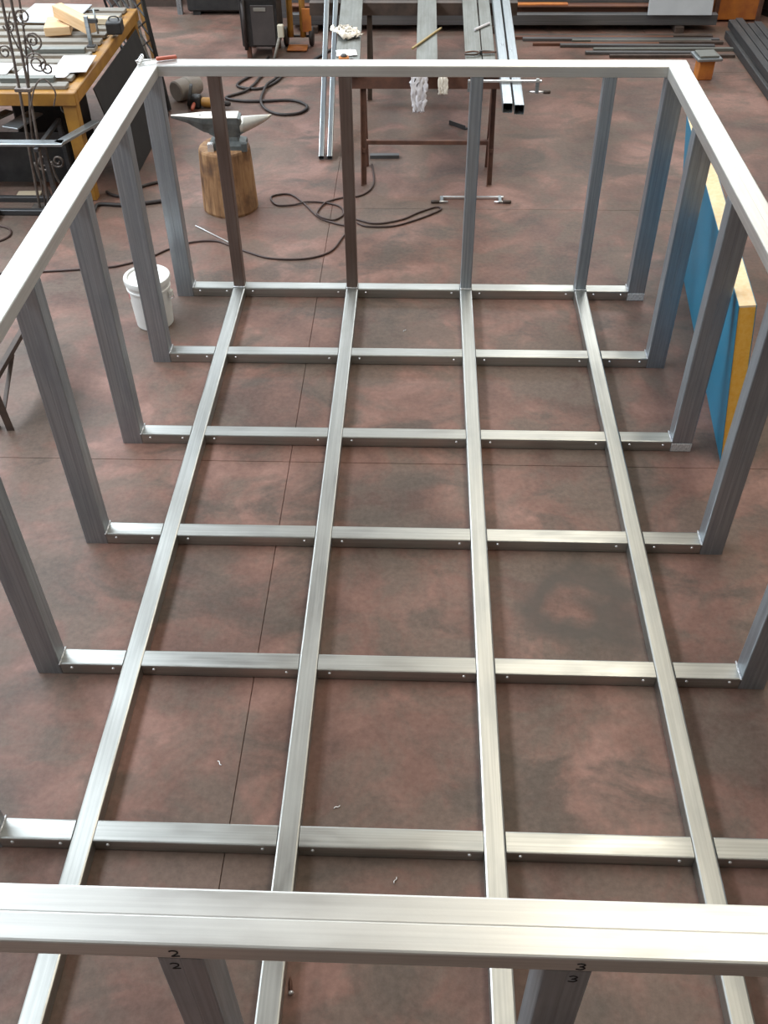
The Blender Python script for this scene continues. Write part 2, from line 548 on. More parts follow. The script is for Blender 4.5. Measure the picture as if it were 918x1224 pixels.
# cross beams in pieces between the longitudinals, with a bolt near each end
gap = 0.0012
me_mid = extrude_profile('cross_beam', round_rect(DB, HB, 0.007), 0.8 - WL - 2 * gap)
end_len = A - 1.2 - WL / 2 - 2 * gap
me_end = extrude_profile('cross_beam_end', round_rect(DB, HB, 0.007), end_len)
me_bolt = lathe_mesh('bolt', [(0, 0.006), (0.004, 0.0055), (0.0065, 0.003), (0.0075, 0.0), (0.0075, -0.004)], 12)
for Y in ROWS:
    yc = Y + DB / 2
    for k in range(5):
        if k in (0, 4):
            s = -1 if k == 0 else 1
            xc = s * (1.2 + WL / 2 + gap + end_len / 2)
            o = long_tube('cross_beam', 'beam_steel', me_end, fl(xc, yc, HB / 2))
            ends = (-end_len / 2 + 0.05, end_len / 2 - 0.045)
        else:
            o = long_tube('cross_beam', 'beam_steel', me_mid, fl(LX[k - 1] + 0.4, yc, HB / 2))
            ll = 0.8 - WL
            ends = (-ll / 2 + 0.055, ll / 2 - 0.055)
        if Y > 1.0:
            for e in ends:
                put('bolt', me_bolt, 'bright_steel', o, (e, -DB / 2, 0.010), (PI / 2, 0, 0))
# side columns
CH = H - HR
me_col = extrude_profile('column', twin_profile(CW, DB), CH)
cols = []
for s in (-1, 1):
    for Y in ROWS[:-1]:
        o = long_tube('column', 'column_steel', me_col, fl(s * (A + CW / 2), Y + DB / 2, CH / 2), (0, -PI / 2, 0))
        # profile y -> world x
        o.rotation_euler = Matrix(((0, 1, 0), (0, 0, -1), (-1, 0, 0))).transposed().to_euler() if False else (0, 0, 0)
        m3 = Matrix(((0, 1, 0), (0, 0, 1), (1, 0, 0)))      # local x -> z, local y -> x, local z -> y
        o.rotation_euler = m3.to_euler()
        cols.append(o)
# end columns under the far and the near rail, standing on the beam grid
EC = 0.076
me_ecol = extrude_profile('end_column', round_rect(EC, 0.082, 0.007), CH - HB)
me_ncol = extrude_profile('near_column', twin_profile(0.100, 0.100), CH - HB)
m3 = Matrix(((0, 1, 0), (0, 0, 1), (1, 0, 0)))
near_cols = []
for k, x in enumerate(LX):
    o = long_tube('column', None, me_ecol, fl(x, FAR + 0.041, HB + (CH - HB) / 2))
    o.rotation_euler = m3.to_euler()
    if not me_ecol.materials:
        me_ecol.materials.append(MATS['column_steel'])
    o.material_slots[0].link = 'OBJECT'
    o.material_slots[0].material = MATS['reflection_brown_steel' if k < 2 else 'column_steel']  # left two far columns carry the floor reflection as colour
    if k < 2:
        o['label'] = 'steel column with a brown floor reflection in its colour'
    n = long_tube('column', 'column_steel', me_ncol, fl(x, YF + 0.051, HB + (CH - HB) / 2))
    n.rotation_euler = m3.to_euler()
    near_cols.append(n)
# rails
full = 2 * (A + WR)
me_rail = extrude_profile('top_rail', twin_profile(WR, HR), full)
far_rail = long_tube('top_rail', 'rail_steel', me_rail, fl(0, FAR + WR / 2, H - HR / 2))
near_rail = long_tube('top_rail', 'rail_steel', me_rail, fl(0, YF + WR / 2, H - HR / 2))
sl = FAR - YF - WR - 0.003
me_side = extrude_profile('side_rail', twin_profile(WR, HR), sl)
for s in (-1, 1):
    long_tube('top_rail', 'rail_steel', me_side, fl(s * (A + WR / 2), YF + WR + 0.0015 + sl / 2, H - HR / 2), Z90)

# weld beads and ground patches
def weld_mesh(length, r, seed):
    rnd = random.Random(seed)
    n = max(4, int(length / 0.008))
    pts = [(-length / 2 + length * i / n, 0, 0) for i in range(n + 1)]
    rad = [r * rnd.uniform(0.7, 1.2) for _ in pts]
    return tube_mesh('weld_bead', pts, rad, 6)
wm = weld_mesh(WL * 0.95, 0.007, 3)
wcol = weld_mesh(CW * 0.9, 0.006, 4)
for k, x in enumerate(LX):
    put('weld_bead', wm, 'weld', frame, fl(x, FAR - 0.002, HB + 0.003))
for o in cols:
    s = 1 if o.location.x > 0 else -1
    put('weld_bead', wcol, 'weld', frame, (o.location.x - s * (CW / 2 + 0.002), o.location.y, HB + 0.002), Z90)
# bright ground end of two right columns
me_patch = box_mesh('weld_patch', (CW * 0.98, 0.004, 0.055), 0.0015)
for Y in (ROWS[2], ROWS[0]):
    p = put('weld_patch', me_patch, 'ground_metal', frame, fl(A + CW / 2, Y - 0.001, 0.030))
    p['label'] = 'bright ground weld patch'

# hand-written numbers
def stroke(name, pts2, parent, origin, sx, sz, r=0.0017):
    pts = spline([(x * sx, 0, z * sz) for x, z in pts2], 5)
    bmx = bmesh.new()
    rings = []
    for p in pts:
        rings.append(p)
    # flat ribbon with a little thickness
    prev = None
    for i, p in enumerate(rings):
        t = (rings[min(i + 1, len(rings) - 1)] - rings[max(i - 1, 0)]).normalized()
        nrm = Vector((-t.z, 0, t.x)) * r
        q = [bmx.verts.new(p + nrm + Vector((0, -0.0006, 0))), bmx.verts.new(p - nrm + Vector((0, -0.0006, 0))),
             bmx.verts.new(p - nrm + Vector((0, 0.0004, 0))), bmx.verts.new(p + nrm + Vector((0, 0.0004, 0)))]
        if prev:
            for k in range(4):
                bmx.faces.new((prev[k], prev[(k + 1) % 4], q[(k + 1) % 4], q[k]))
        else:
            bmx.faces.new(q)
        prev = q
    bmx.faces.new(prev)
    o = put(name, finish(bmx, name), 'ink', parent, origin)
    return o
TWO = [(-0.45, 0.35), (-0.15, 0.5), (0.3, 0.42), (0.35, 0.12), (0.0, -0.2), (-0.3, -0.45), (0.05, -0.42), (0.5, -0.38)]
THREE = [(-0.4, 0.42), (0.0, 0.52), (0.38, 0.35), (0.15, 0.05), (-0.1, 0.0), (0.2, -0.02), (0.42, -0.25), (0.1, -0.5), (-0.42, -0.42)]
for k, shp, dx in ((1, TWO, -0.012), (2, THREE, 0.018)):
    for z in (H - HR + 0.027, H - HR - 0.038):
        m = stroke('number_mark', shp, frame, fl(LX[k] + dx + (0.004 if z > H - HR else -0.004), YF - 0.0005 + (0.0012 if z < H - HR else 0), z), 0.021, 0.028)
        m['label'] = 'hand-written black number ' + ('2' if k == 1 else '3')

# ------------------------------------------------------------------ leaning blue panel
pan = thing('insulated_panel', 'blue-faced foam panel leaning on the right-hand frame columns', 'panel', (1.842, 4.24, 0.0), math.radians(-5.2))
PL, PH, PT = 2.52, 1.01, 0.084
tilt = math.radians(-7.6)
rp = (0, tilt, 0)
def pp(x, y, z):
    v = Euler(rp).to_matrix() @ Vector((x, 0, z))
    return (v.x, y, v.z)
bx0 = 0.008
def panel_part(name, sx, x, mat, h, z, l=PL, y=PL / 2, bev=0.001):
    return put(name, box_mesh(name, (sx, l, h), bev), mat, pan, pp(x, y, z + 0.006), rp)
panel_part('facing', 0.003, -PT / 2, 'blue_facing', PH, PH / 2)
panel_part('facing', 0.003, PT / 2, 'blue_facing', PH, PH / 2)
panel_part('foam_core', PT - 0.003, 0, 'foam_core', PH - 0.012, (PH - 0.012) / 2, PL - 0.006)
panel_part('top_edge', PT - 0.004, 0, 'foam_lit', 0.012, PH - 0.006, PL - 0.006)

# ------------------------------------------------------------------ white bucket
bk = thing('plastic_bucket', 'white plastic bucket with lid standing behind the left frame columns', 'bucket', (-1.735, 5.66, 0))
put('body', lathe_mesh('bucket_body', [(0, 0), (0.118, 0), (0.124, 0.006), (0.138, 0.27), (0.145, 0.272), (0.146, 0.285), (0.141, 0.288), (0.145, 0.345), (0.0, 0.345)], 40), 'white_plastic', bk)
put('lid', lathe_mesh('bucket_lid', [(0.0, 0.346), (0.125, 0.346), (0.130, 0.356), (0.142, 0.360), (0.152, 0.356), (0.155, 0.345), (0.153, 0.320), (0.147, 0.318), (0.147, 0.344)], 40), 'white_plastic', bk)
put('handle', tube_mesh('bucket_handle', spline([(0.150, -0.02, 0.26), (0.165, -0.05, 0.21), (0.10, -0.125, 0.13), (0.0, -0.155, 0.10), (-0.10, -0.125, 0.13), (-0.150, -0.03, 0.25)], 6), 0.0035, 6), 'white_plastic', bk, (0, 0, 0), (0, 0, math.radians(168)))
e = bmesh.new()
bm_box(e, (0.155, 0, 0.245), (0.022, 0.045, 0.05))
bmesh.ops.bevel(e, geom=e.edges[:], offset=0.008, segments=2, affect='EDGES')
put('handle_ear', finish(e, 'handle_ear'), 'white_plastic', bk, (0, 0, 0), (0, 0, math.radians(-12)))
e = bmesh.new()
prev = None
for k in range(7):
    a = math.radians(186 + 4.2 * k)
    q = [e.verts.new((r_ * math.cos(a), r_ * math.sin(a), z)) for r_, z in ((0.1385, 0.255), (0.1368, 0.215), (0.134, 0.215), (0.136, 0.255))]
    if prev:
        for i in range(4):
            e.faces.new((prev[i], prev[(i + 1) % 4], q[(i + 1) % 4], q[i]))
    else:
        e.faces.new(q)
    prev = q
e.faces.new(prev)
o = put('label_print', finish(e, 'label_print'), 'red_print', bk)
o['label'] = 'small red printed mark'

# ------------------------------------------------------------------ log and anvil
lg = tag(put('tree_stump', None or bpy.data.meshes.new('tmp'), None), 'thick round wooden log standing upright under the anvil', 'log')
secs = []
NS = 28
for z, sc_ in ((0.0, 1.03), (0.02, 1.06), (0.16, 1.03), (0.32, 1.0), (0.45, 0.97), (0.49, 0.96), (0.505, 0.93)):
    ring = []
    for k in range(NS):
        a = 2 * PI * k / NS
        r_ = 0.212 * sc_ * (1 + 0.05 * noise.noise(Vector((math.cos(a) * 1.4, math.sin(a) * 1.4, z * 0.8))) + 0.02 * math.cos(5 * a + 1))
        ring.append((r_ * math.cos(a) + 0.03 * (0.25 - z) * -0.3, r_ * math.sin(a), z))
    secs.append(ring)
lg.data = loft_mesh('tree_stump', secs, False)
lg.data.materials.append(MATS['log_wood'])
lg.location = (-1.475, 7.43, 0)

an = thing('anvil', 'dark iron anvil with bright top face on the wooden log', 'anvil', (-1.475, 7.43, 0.505), math.radians(2))
ZT = 0.235
def an_ring(x, hw, zt, zb, hb):
    return [(x, -hw, zt), (x, hw, zt), (x, hw, zt - (zt - zb) * 0.35), (x, hb, zb), (x, -hb, zb), (x, -hw, zt - (zt - zb) * 0.35)]
put('upper_body', loft_mesh('anvil_upper', [an_ring(-0.385, 0.006, ZT - 0.002, ZT - 0.016, 0.004), an_ring(-0.26, 0.034, ZT, ZT - 0.05, 0.02), an_ring(-0.14, 0.066, ZT, ZT - 0.11, 0.045), an_ring(-0.02, 0.07, ZT, ZT - 0.135, 0.055), an_ring(0.13, 0.07, ZT, ZT - 0.135, 0.055), an_ring(0.15, 0.062, ZT - 0.008, ZT - 0.13, 0.045)]), 'anvil_iron', an)
put('face', loft_mesh('anvil_face', [[(x, -h_, ZT), (x, h_, ZT), (x, h_, ZT + 0.005), (x, -h_, ZT + 0.005)] for x, h_ in ((-0.385, 0.006), (-0.26, 0.034), (-0.14, 0.066), (-0.02, 0.07), (0.13, 0.07))]), 'anvil_face', an)
hs = []
for i in range(9):
    t = i / 8
    rad = 0.060 * (1 - t) ** 0.75 + 0.006
    hs.append([(0.145 + 0.245 * t, rad * math.cos(a), ZT - 0.010 - rad + 0.014 * t + rad * math.sin(a)) for a in [2 * PI * k / 16 for k in range(16)]])
put('horn', loft_mesh('anvil_horn', hs, True), 'anvil_face', an)
def bx_ring(z, hx, hy, cx=0.03):
    return [(cx - hx, -hy, z), (cx + hx, -hy, z), (cx + hx, hy, z), (cx - hx, hy, z)]
put('waist', loft_mesh('anvil_waist', [bx_ring(0.0, 0.145, 0.10), bx_ring(0.03, 0.14, 0.095), bx_ring(0.055, 0.095, 0.06), bx_ring(0.085, 0.085, 0.052), bx_ring(0.115, 0.13, 0.058)]), 'anvil_iron', an)
put('hardy_hole', box_mesh('hardy_hole', (0.018, 0.018, 0.003)), 'black_paint', an, (-0.16, 0.0, ZT + 0.004))
for x in (-0.09, 0.17):
    e = bmesh.new()
    bm_box(e, (x, -0.118, 0.028), (0.045, 0.014, 0.056))
    bm_box(e, (x, -0.10, 0.052), (0.045, 0.045, 0.012))
    put('cleat', finish(e, 'cleat'), 'bright_steel' if x < 0 else 'anvil_iron', an)

# ------------------------------------------------------------------ trestles
def trestle(label, loc, rotz, L_, Hh, mat, x0, x1, ends, leg=0.045, spread=0.20, foot=None, lean=0.0):
    t = thing('steel_trestle', label, 'trestle', loc, rotz, 'rusty steel trestles')
    bar_between(t, 'top_beam', mat, (x0, 0, Hh - 0.055), (x1, 0, Hh - 0.055), channel_profile(0.09, 0.11, 0.010))
    for e_ in ends:
        for s in (-1, 1):
            bar_between(t, 'leg', mat, (e_, s * 0.022, Hh - 0.11), (e_, s * spread, 0.0), angle_profile(leg, leg, 0.006))
        sp = spread * 0.70
        bar_between(t, 'tie_bar', mat, (e_, -sp, 0.27), (e_, sp, 0.27), round_rect(0.03, 0.03, 0.003))
    bar_between(t, 'stretcher', mat, (ends[0], 0.0, 0.29), (ends[1], 0.0, 0.29), round_rect(0.035, 0.035, 0.003))
    return t
trestle('near brown trestle under the steel bars, just behind the far rail', (0.12, 8.05, 0), 0, 1.3, 0.85, 'rust_brown', -0.72, 0.60, (-0.53, 0.53))
trestle('farther brown trestle carrying the back of the steel bars', (0.10, 10.0, 0), 0, 1.3, 0.85, 'dark_brown', -1.12, 0.86, (-0.55, 0.55))
trestle('dark brown trestle outside the frame at the left picture edge', (-2.40, 4.88, 0), PI / 2, 1.0, 0.58, 'dark_brown', -0.45, 0.42, (-0.42, 0.40), spread=0.05)

tl = [o for o in COL.objects if o.name == 'steel_trestle.002'][0]
bar_between(tl, 'brace', 'dark_brown', (-0.41, -0.03, 0.12), (-0.05, -0.01, 0.275), round_rect(0.025, 0.012, 0.002))

# bars lying across the two trestles
TOP = 0.851
def stock(name, label, cat, x0, y0_, x1, y1_, prof, mat, h, hollow=None, group='steel bars on the trestles', z=TOP):
    a, b = Vector((x0, y0_, z + h / 2)), Vector((x1, y1_, z + h / 2))
    d = b - a
    o = put(name, extrude_profile(name, prof, d.length, hollow), mat, None, (a + b) / 2)
    o.rotation_euler = d.to_track_quat('X', 'Z').to_euler()
    return tag(o, label, cat, group)
stock('flat_bar', 'wide grey flat bar with white cloth and paper lying on it', 'steel bar', -0.535, 7.96, -0.665, 11.4, round_rect(0.205, 0.025, 0.003), 'stock_steel', 0.025)
stock('flat_bar', 'narrow grey flat bar alone in the middle of the trestles', 'steel bar', 0.105, 7.97, 0.10, 11.4, round_rect(0.175, 0.025, 0.003), 'stock_steel', 0.025)
stock('flat_bar', 'leftmost grey flat bar of the right-hand group on the trestles', 'steel bar', 0.485, 7.97, 0.515, 11.4, round_rect(0.135, 0.022, 0.003), 'stock_steel', 0.022)
stock('flat_bar', 'grey flat bar between another flat bar and two square tubes', 'steel bar', 0.61, 7.97, 0.655, 11.4, round_rect(0.105, 0.022, 0.003), 'stock_steel', 0.022)
stock('square_tube', 'left one of two grey square tubes with dark open ends', 'steel tube', 0.700, 7.20, 0.775, 11.4, round_rect(0.072, 0.07, 0.006), 'silver_steel', 0.07, (0.92, 0.92))
stock('square_tube', 'rightmost grey square tube with dark open end on the trestles', 'steel tube', 0.782, 7.17, 0.865, 11.4, round_rect(0.072, 0.07, 0.006), 'silver_steel', 0.07, (0.92, 0.92))
# two long silver profiles leaning on the farther trestle
for k, lab in ((0, 'left one of two bright silver tubes leaning from floor to trestle'), (1, 'right one of two bright silver tubes leaning from floor to trestle')):
    a = Vector((-0.815 + 0.075 * k, 8.36, 0.021))
    b = Vector((-0.865 + 0.09 * k, 10.75, 1.30))
    d = b - a
    o = put('silver_tube', extrude_profile('silver_tube', round_rect(0.046, 0.046, 0.006), d.length, (0.9, 0.9)), 'silver_steel', None, (a + b) / 2)
    o.rotation_euler = d.to_track_quat('X', 'Z').to_euler()
    tag(o, lab, 'steel tube', 'leaning silver tubes')

# cloths, papers and little things on the bars
def sheet(name, path, width, mat, seed, label, cat, wob=0.012, n=14, taper=None, thick=0.004, loc=(0, 0, 0), rotz=0):
    """crumpled cloth: a strip swept along a path in the YZ plane"""
    pts = spline([(0, y, z) for y, z in path], 5)
    bmx = bmesh.new()
    rows = []
    for i, p in enumerate(pts):
        wd = width * (taper[0] + (taper[1] - taper[0]) * i / (len(pts) - 1) if taper else 1)
        row = []
        for k in range(n + 1):
            u = k / n - 0.5
            q = Vector((u * wd, p.y, p.z))
            nz = noise.noise(Vector((u * 5 + seed, i * 0.35, seed * 1.7)))
            n2 = noise.noise(Vector((u * 9 + seed, i * 0.7, seed * 3.1 + 5)))
            q += Vector((n2 * wob * 1.4, -abs(nz) * wob * 0.5, (abs(nz) + 0.4 * abs(n2)) * wob * 1.6))
            row.append(bmx.verts.new(q))
        rows.append(row)
    for a, b in zip(rows, rows[1:]):
        for k in range(n):
            bmx.faces.new((a[k], a[k + 1], b[k + 1], b[k]))
    me = finish(bmx, name, True)
    o = put(name, me, mat, None, loc, (0, 0, rotz))
    md = o.modifiers.new('thickness', 'SOLIDIFY')
    md.thickness = thick
    md.offset = 1.0
    return tag(o, label, cat)
TB = TOP + 0.028
sheet('cloth_rag', [(-0.16, TB), (-0.05, TB + 0.02), (0.05, TB + 0.01), (0.17, TB)], 0.19, 'glove_cloth', 3.3, 'crumpled cream work glove on the wide grey flat bar', 'glove', 0.035, loc=(-0.60, 8.93, 0), rotz=0.5)
sheet('paper_sheet', [(-0.07, TB), (0.0, TB + 0.006), (0.08, TB)], 0.17, 'paper', 1.1, 'small white paper on the wide grey bar below the glove', 'paper', 0.006, loc=(-0.565, 8.42, 0), rotz=0.15, thick=0.002)
sheet('white_rag', [(0.14, TB), (0.02, TB + 0.02), (-0.10, TB + 0.015), (-0.145, TB - 0.01), (-0.165, TB - 0.10), (-0.168, TB - 0.20), (-0.170, TB - 0.29)], 0.17, 'cloth', 8.7, 'white rag hanging over the end of the middle flat bar', 'rag', 0.020, taper=(1.2, 0.55), loc=(0.045, 8.06, 0), rotz=0.0)
sheet('work_glove', [(0.10, TB), (-0.06, TB + 0.02), (-0.13, TB - 0.01), (-0.15, TB - 0.10), (-0.152, TB - 0.15)], 0.075, 'glove_cloth', 5.2, 'cream glove drooping beside the white rag', 'glove', 0.012, loc=(0.235, 8.05, 0))
ob = thing('orange_block', 'small orange block with rounded cap on the wide grey bar', 'block', (-0.57, 8.20, TB - 0.002), 0.1)
put('body', box_mesh('block_body', (0.085, 0.07, 0.05), 0.012, (0, 0, 0.025), 2), 'orange_paint', ob)
put('cap', lathe_mesh('block_cap', [(0.026, 0.05), (0.026, 0.058), (0.018, 0.066), (0, 0.067)], 16), 'dark_steel', ob)
put('knob', lathe_mesh('block_knob', [(0.016, 0), (0.017, 0.02), (0.012, 0.026), (0, 0.027)], 14), 'dark_brown', ob, (0.062, 0, 0.004))
# stick, chisel, pliers, chip
def rod_thing(name, label, cat, a, b, r, mat, seg=8, tip=None):
    a, b = Vector(a), Vector(b)
    d = b - a
    L_ = d.length
    me = tube_mesh(name, [(-L_ / 2, 0, 0), (-L_ / 2 + 0.004, 0, 0), (0, 0, 0), (L_ / 2 - (tip or 0.004), 0, 0), (L_ / 2, 0, 0)], [r * 0.8, r, r, r, r * 0.45], seg, False)
    o = put(name, me, mat, None, (a + b) / 2)
    o.rotation_euler = d.to_track_quat('X', 'Z').to_euler()
    return tag(o, label, cat)
rod_thing('brass_rod', 'thin ochre stick lying aslant on the middle flat bar', 'stick', (-0.02, 8.52, TB + 0.008), (0.23, 9.08, TB + 0.008), 0.010, 'brass_stick', 8, 0.03)
rod_thing('chalk_stick', 'short pale stick lying on the right-hand flat bars', 'stick', (0.52, 9.03, TB + 0.006), (0.66, 9.22, TB + 0.006), 0.011, 'cloth', 6)
pl = thing('pliers', 'rusty brown pliers lying on the right-hand flat bars', 'pliers', (0.55, 8.42, TB - 0.004), 0.1)
put('jaw', tube_mesh('plier_jaw', spline([(-0.13, 0.02, 0.012), (-0.05, 0.035, 0.013), (0.0, 0, 0.014), (0.06, -0.01, 0.014), (0.12, 0.0, 0.012)], 5), [0.007] * 21, 6), 'rust_brown', pl)
put('handle', tube_mesh('plier_handle', spline([(-0.14, -0.03, 0.012), (-0.05, -0.04, 0.012), (0.0, 0, 0.020), (0.05, 0.02, 0.016), (0.13, 0.005, 0.012)], 5), [0.008] * 21, 6), 'dark_brown', pl)
put('pivot', lathe_mesh('plier_pivot', [(0.012, 0), (0.012, 0.03), (0, 0.032)], 12), 'dark_steel', pl)
sheet('crumpled_paper', [(-0.05, TB), (0, TB + 0.015), (0.05, TB)], 0.09, 'glove_cloth', 2.2, 'small cream scrap at the near end of the right-hand bars', 'scrap', 0.016, loc=(0.64, 8.12, 0))

# bar clamps
def bar_clamp(label, loc, rotz, L_, jaw_down):
    t = thing('bar_clamp', label, 'clamp', loc, rotz, 'silver bar clamps')
    put('bar', extrude_profile('clamp_bar', round_rect(0.020, 0.016, 0.002), L_), 'bright_steel', t)
    for x, nm in ((-L_ / 2 + 0.012, 'fixed_jaw'), (L_ / 2 - 0.03, 'sliding_jaw')):
        e = bmesh.new()
        if jaw_down:
            bm_box(e, (x, 0, -0.035), (0.028, 0.018, 0.11 if nm == 'sliding_jaw' else 0.09))
        else:
            bm_box(e, (x, -0.035, 0), (0.028, 0.11 if nm == 'sliding_jaw' else 0.09, 0.018))
        bmesh.ops.bevel(e, geom=e.edges[:], offset=0.004, segments=1, affect='EDGES')
        put(nm, finish(e, nm), 'silver_steel', t)
    x = L_ / 2 - 0.03
    if jaw_down:
        put('screw', tube_mesh('clamp_screw', [(x - 0.06, 0, -0.08), (x + 0.09, 0, -0.08)], 0.007, 8), 'bright_steel', t)
        put('grip', tube_mesh('clamp_grip', [(x + 0.05, 0, -0.08), (x + 0.055, 0, -0.08), (x + 0.10, 0, -0.08), (x + 0.105, 0, -0.08)], [0.010, 0.014, 0.014, 0.009], 10), 'dark_brown', t)
    else:
        for xx, s in ((x, 1), (-L_ / 2 + 0.012, -1)):
            put('screw', tube_mesh('clamp_screw', [(xx - 0.05 * s, -0.082, 0), (xx + 0.06 * s, -0.082, 0)], 0.007, 8), 'bright_steel', t)
            put('grip', tube_mesh('clamp_grip', [(xx + 0.02 * s, -0.082, 0), (xx + 0.025 * s, -0.082, 0), (xx + 0.085 * s, -0.082, 0), (xx + 0.09 * s, -0.082, 0)], [0.008, 0.013, 0.013, 0.008], 10), 'dark_brown', t)
    return t
bar_clamp('silver bar clamp hooked over the two square tube ends', (0.70, 7.63, TOP + 0.07 + 0.009), 0, 0.56, True)
bar_clamp('silver bar clamp lying on the floor before the near trestle', (0.495, 7.60, 0.014), math.radians(0.5), 0.52, False)
tag(put('steel_offcut', extrude_profile('steel_offcut', angle_profile(0.05, 0.04, 0.006), 0.20), 'dark_steel', None, (0.42, 9.14, 0.020), (0, 0, math.radians(-42))), 'short dark angle offcut on the floor under the bars', 'offcut')
tag(put('steel_offcut', extrude_profile('steel_offcut', channel_profile(0.05, 0.03, 0.005), 0.26), 'grey_beam', None, (-0.255, 8.42, 0.0155), (0, 0, math.radians(2))), 'grey flat offcut on the floor beside the near trestle leg', 'offcut')

# ------------------------------------------------------------------ cables on the floor
def cable(name, label, pts, r, mat='cable_brown', closed=False):
    P = spline([(x, y, r + 0.001) for x, y in pts], 7, closed)
    # lift slightly where the cable crosses itself
    out = []
    for i, p in enumerate(P):
        z = p.z
        for j in range(0, max(0, i - 6)):
            if (P[j] - p).xy.length < r * 2.2:
                z = max(z, P[j].z + 2.0 * r)
                break
        out.append(Vector((p.x, p.y, z)))
    for _ in range(3):
        out = [Vector((p.x, p.y, max(r + 0.001, (out[max(0, i - 1)].z + p.z * 2 + out[min(len(out) - 1, i + 1)].z) / 4))) for i, p in enumerate(out)]
    return tag(put(name, tube_mesh(name, out, r, 7), mat), label, 'cable')
cable('power_cable', 'long thin brown cable curling over the floor inside the far rail', [(-3.3, 6.28), (-2.9, 6.30), (-2.32, 6.38), (-2.13, 6.44), (-1.96, 6.56), (-1.86, 6.67), (-1.70, 6.79), (-1.52, 6.82), (-1.39, 6.75), (-1.21, 6.63), (-1.04, 6.55), (-0.79, 6.55), (-0.61, 6.66), (-0.53, 6.89), (-0.49, 7.06), (-0.61, 7.13), (-0.75, 7.24), (-0.90, 7.50), (-1.03, 7.65), (-1.17, 7.60), (-1.11, 7.45), (-0.98, 7.45), (-0.81, 7.51), (-0.60, 7.44), (-0.55, 7.28), (-0.65, 7.17), (-0.76, 7.27), (-0.72, 7.47), (-0.60, 7.58), (-0.42, 7.64), (-0.33, 7.85), (-0.36, 8.25)], 0.0075)
cable('power_cable', 'brown cable looping on the floor right of the second far column', [(-0.44, 7.20), (-0.28, 7.13), (-0.08, 7.20), (0.06, 7.33), (0.20, 7.43), (0.24, 7.39), (0.17, 7.31), (0.04, 7.20), (-0.14, 7.09), (-0.34, 7.08), (-0.43, 7.14)], 0.0075)
cable('welding_cable', 'thick dark cable in open loops behind the anvil', [(-1.62, 11.05), (-1.68, 10.6), (-1.84, 10.18), (-1.60, 10.08), (-1.44, 10.30), (-1.40, 10.62), (-1.50, 10.75), (-1.62, 10.45), (-1.70, 10.05), (-1.90, 9.83), (-1.72, 9.74), (-1.50, 9.74), (-1.22, 9.76), (-1.06, 9.60), (-1.13, 9.42), (-1.35, 9.41), (-1.52, 9.66), (-1.53, 10.10), (-1.40, 10.46), (-1.15, 10.9), (-0.95, 11.3)], 0.014, 'black_rubber')
cable('welding_cable', 'thick dark cable on the floor left of the log', [(-2.585, 7.30), (-2.57, 7.42), (-2.35, 7.41), (-2.09, 7.48), (-2.01, 7.53)], 0.016, 'black_rubber')
cable('welding_cable', 'second dark cable on the floor behind the thick one by the log', [(-2.57, 7.66), (-2.50, 7.60), (-2.42, 7.59), (-2.30, 7.76), (-2.18, 7.85), (-2.09, 7.88)], 0.013, 'black_rubber')
cable('power_cable', 'thin cable end curling under the left edge of the picture', [(-3.6, 7.00), (-3.36, 7.05), (-3.21, 7.01), (-3.15, 6.92), (-3.17, 6.82), (-3.3, 6.72), (-3.5, 6.68)], 0.008)
rod_thing('welding_rod', 'thin bright rod on the floor before the log', 'rod', (-1.715, 7.075, 0.006), (-1.40, 6.80, 0.006), 0.005, 'bright_steel', 6)

# small bits on the floor
sr = thing('loose_screw', 'rusty screw with bright head lying near the front rail', 'screw', (-0.335, 1.30, 0.012), math.radians(100))
put('shaft', tube_mesh('screw_shaft', [(0, 0, 0), (0.035, 0, -0.004), (0.052, 0, -0.007)], [0.006, 0.006, 0.002], 8), 'rust_beam', sr)
put('head', tube_mesh('screw_head', [(-0.010, 0, 0.001), (-0.006, 0, 0.001), (0.0, 0, 0)], [0.010, 0.011, 0.008], 10), 'bright_steel', sr)
SH = [(-0.225, 2.02, 0.5, 'bright curled shaving on the floor between the middle beams'), (-0.02, 5.58, 0.9, 'pale shaving on the floor in a far middle bay'), (-0.735, 2.21, -0.8, 'thin straw-like shaving beside the long floor joint'), (0.02, 1.72, 1.2, 'tiny bright shaving just before the nearest cross beam')]
for x, y, a, lab in SH:
    tag(put('metal_shaving', tube_mesh('metal_shaving', spline([(-0.014, 0, 0.003), (-0.005, 0.003, 0.005), (0.004, -0.002, 0.003), (0.014, 0.001, 0.003)], 4), 0.002, 5), 'bright_steel', None, (x, y, 0), (0, 0, a)), lab, 'shaving', 'metal shavings on the floor')

# chipping tool on the frame corner
ch = thing('spring_clamp', 'small clamp with red handle lying on the far left rail corner', 'clamp', (-1.555, 6.075, H), 0)
put('handle', box_mesh('clamp_handle', (0.125, 0.030, 0.020), 0.006, (0, 0, 0), 2), 'red_handle', ch, (0.065, 0.035, 0.014), (0, 0, math.radians(20)))
put('rod', tube_mesh('clamp_rod', spline([(0.01, 0.012, 0.012), (-0.04, -0.012, 0.014), (-0.09, -0.018, 0.012), (-0.115, -0.01, 0.009)], 5), 0.0045, 7), 'bright_steel', ch)
coil = [(-0.085 + 0.010 * math.cos(t * 0.9) , -0.075 + 0.0040 * t, 0.018 + 0.014 * math.sin(t * 0.9)) for t in range(0, 34)]
put('coil_spring', tube_mesh('coil_spring', coil, 0.0035, 6), 'bright_steel', ch)

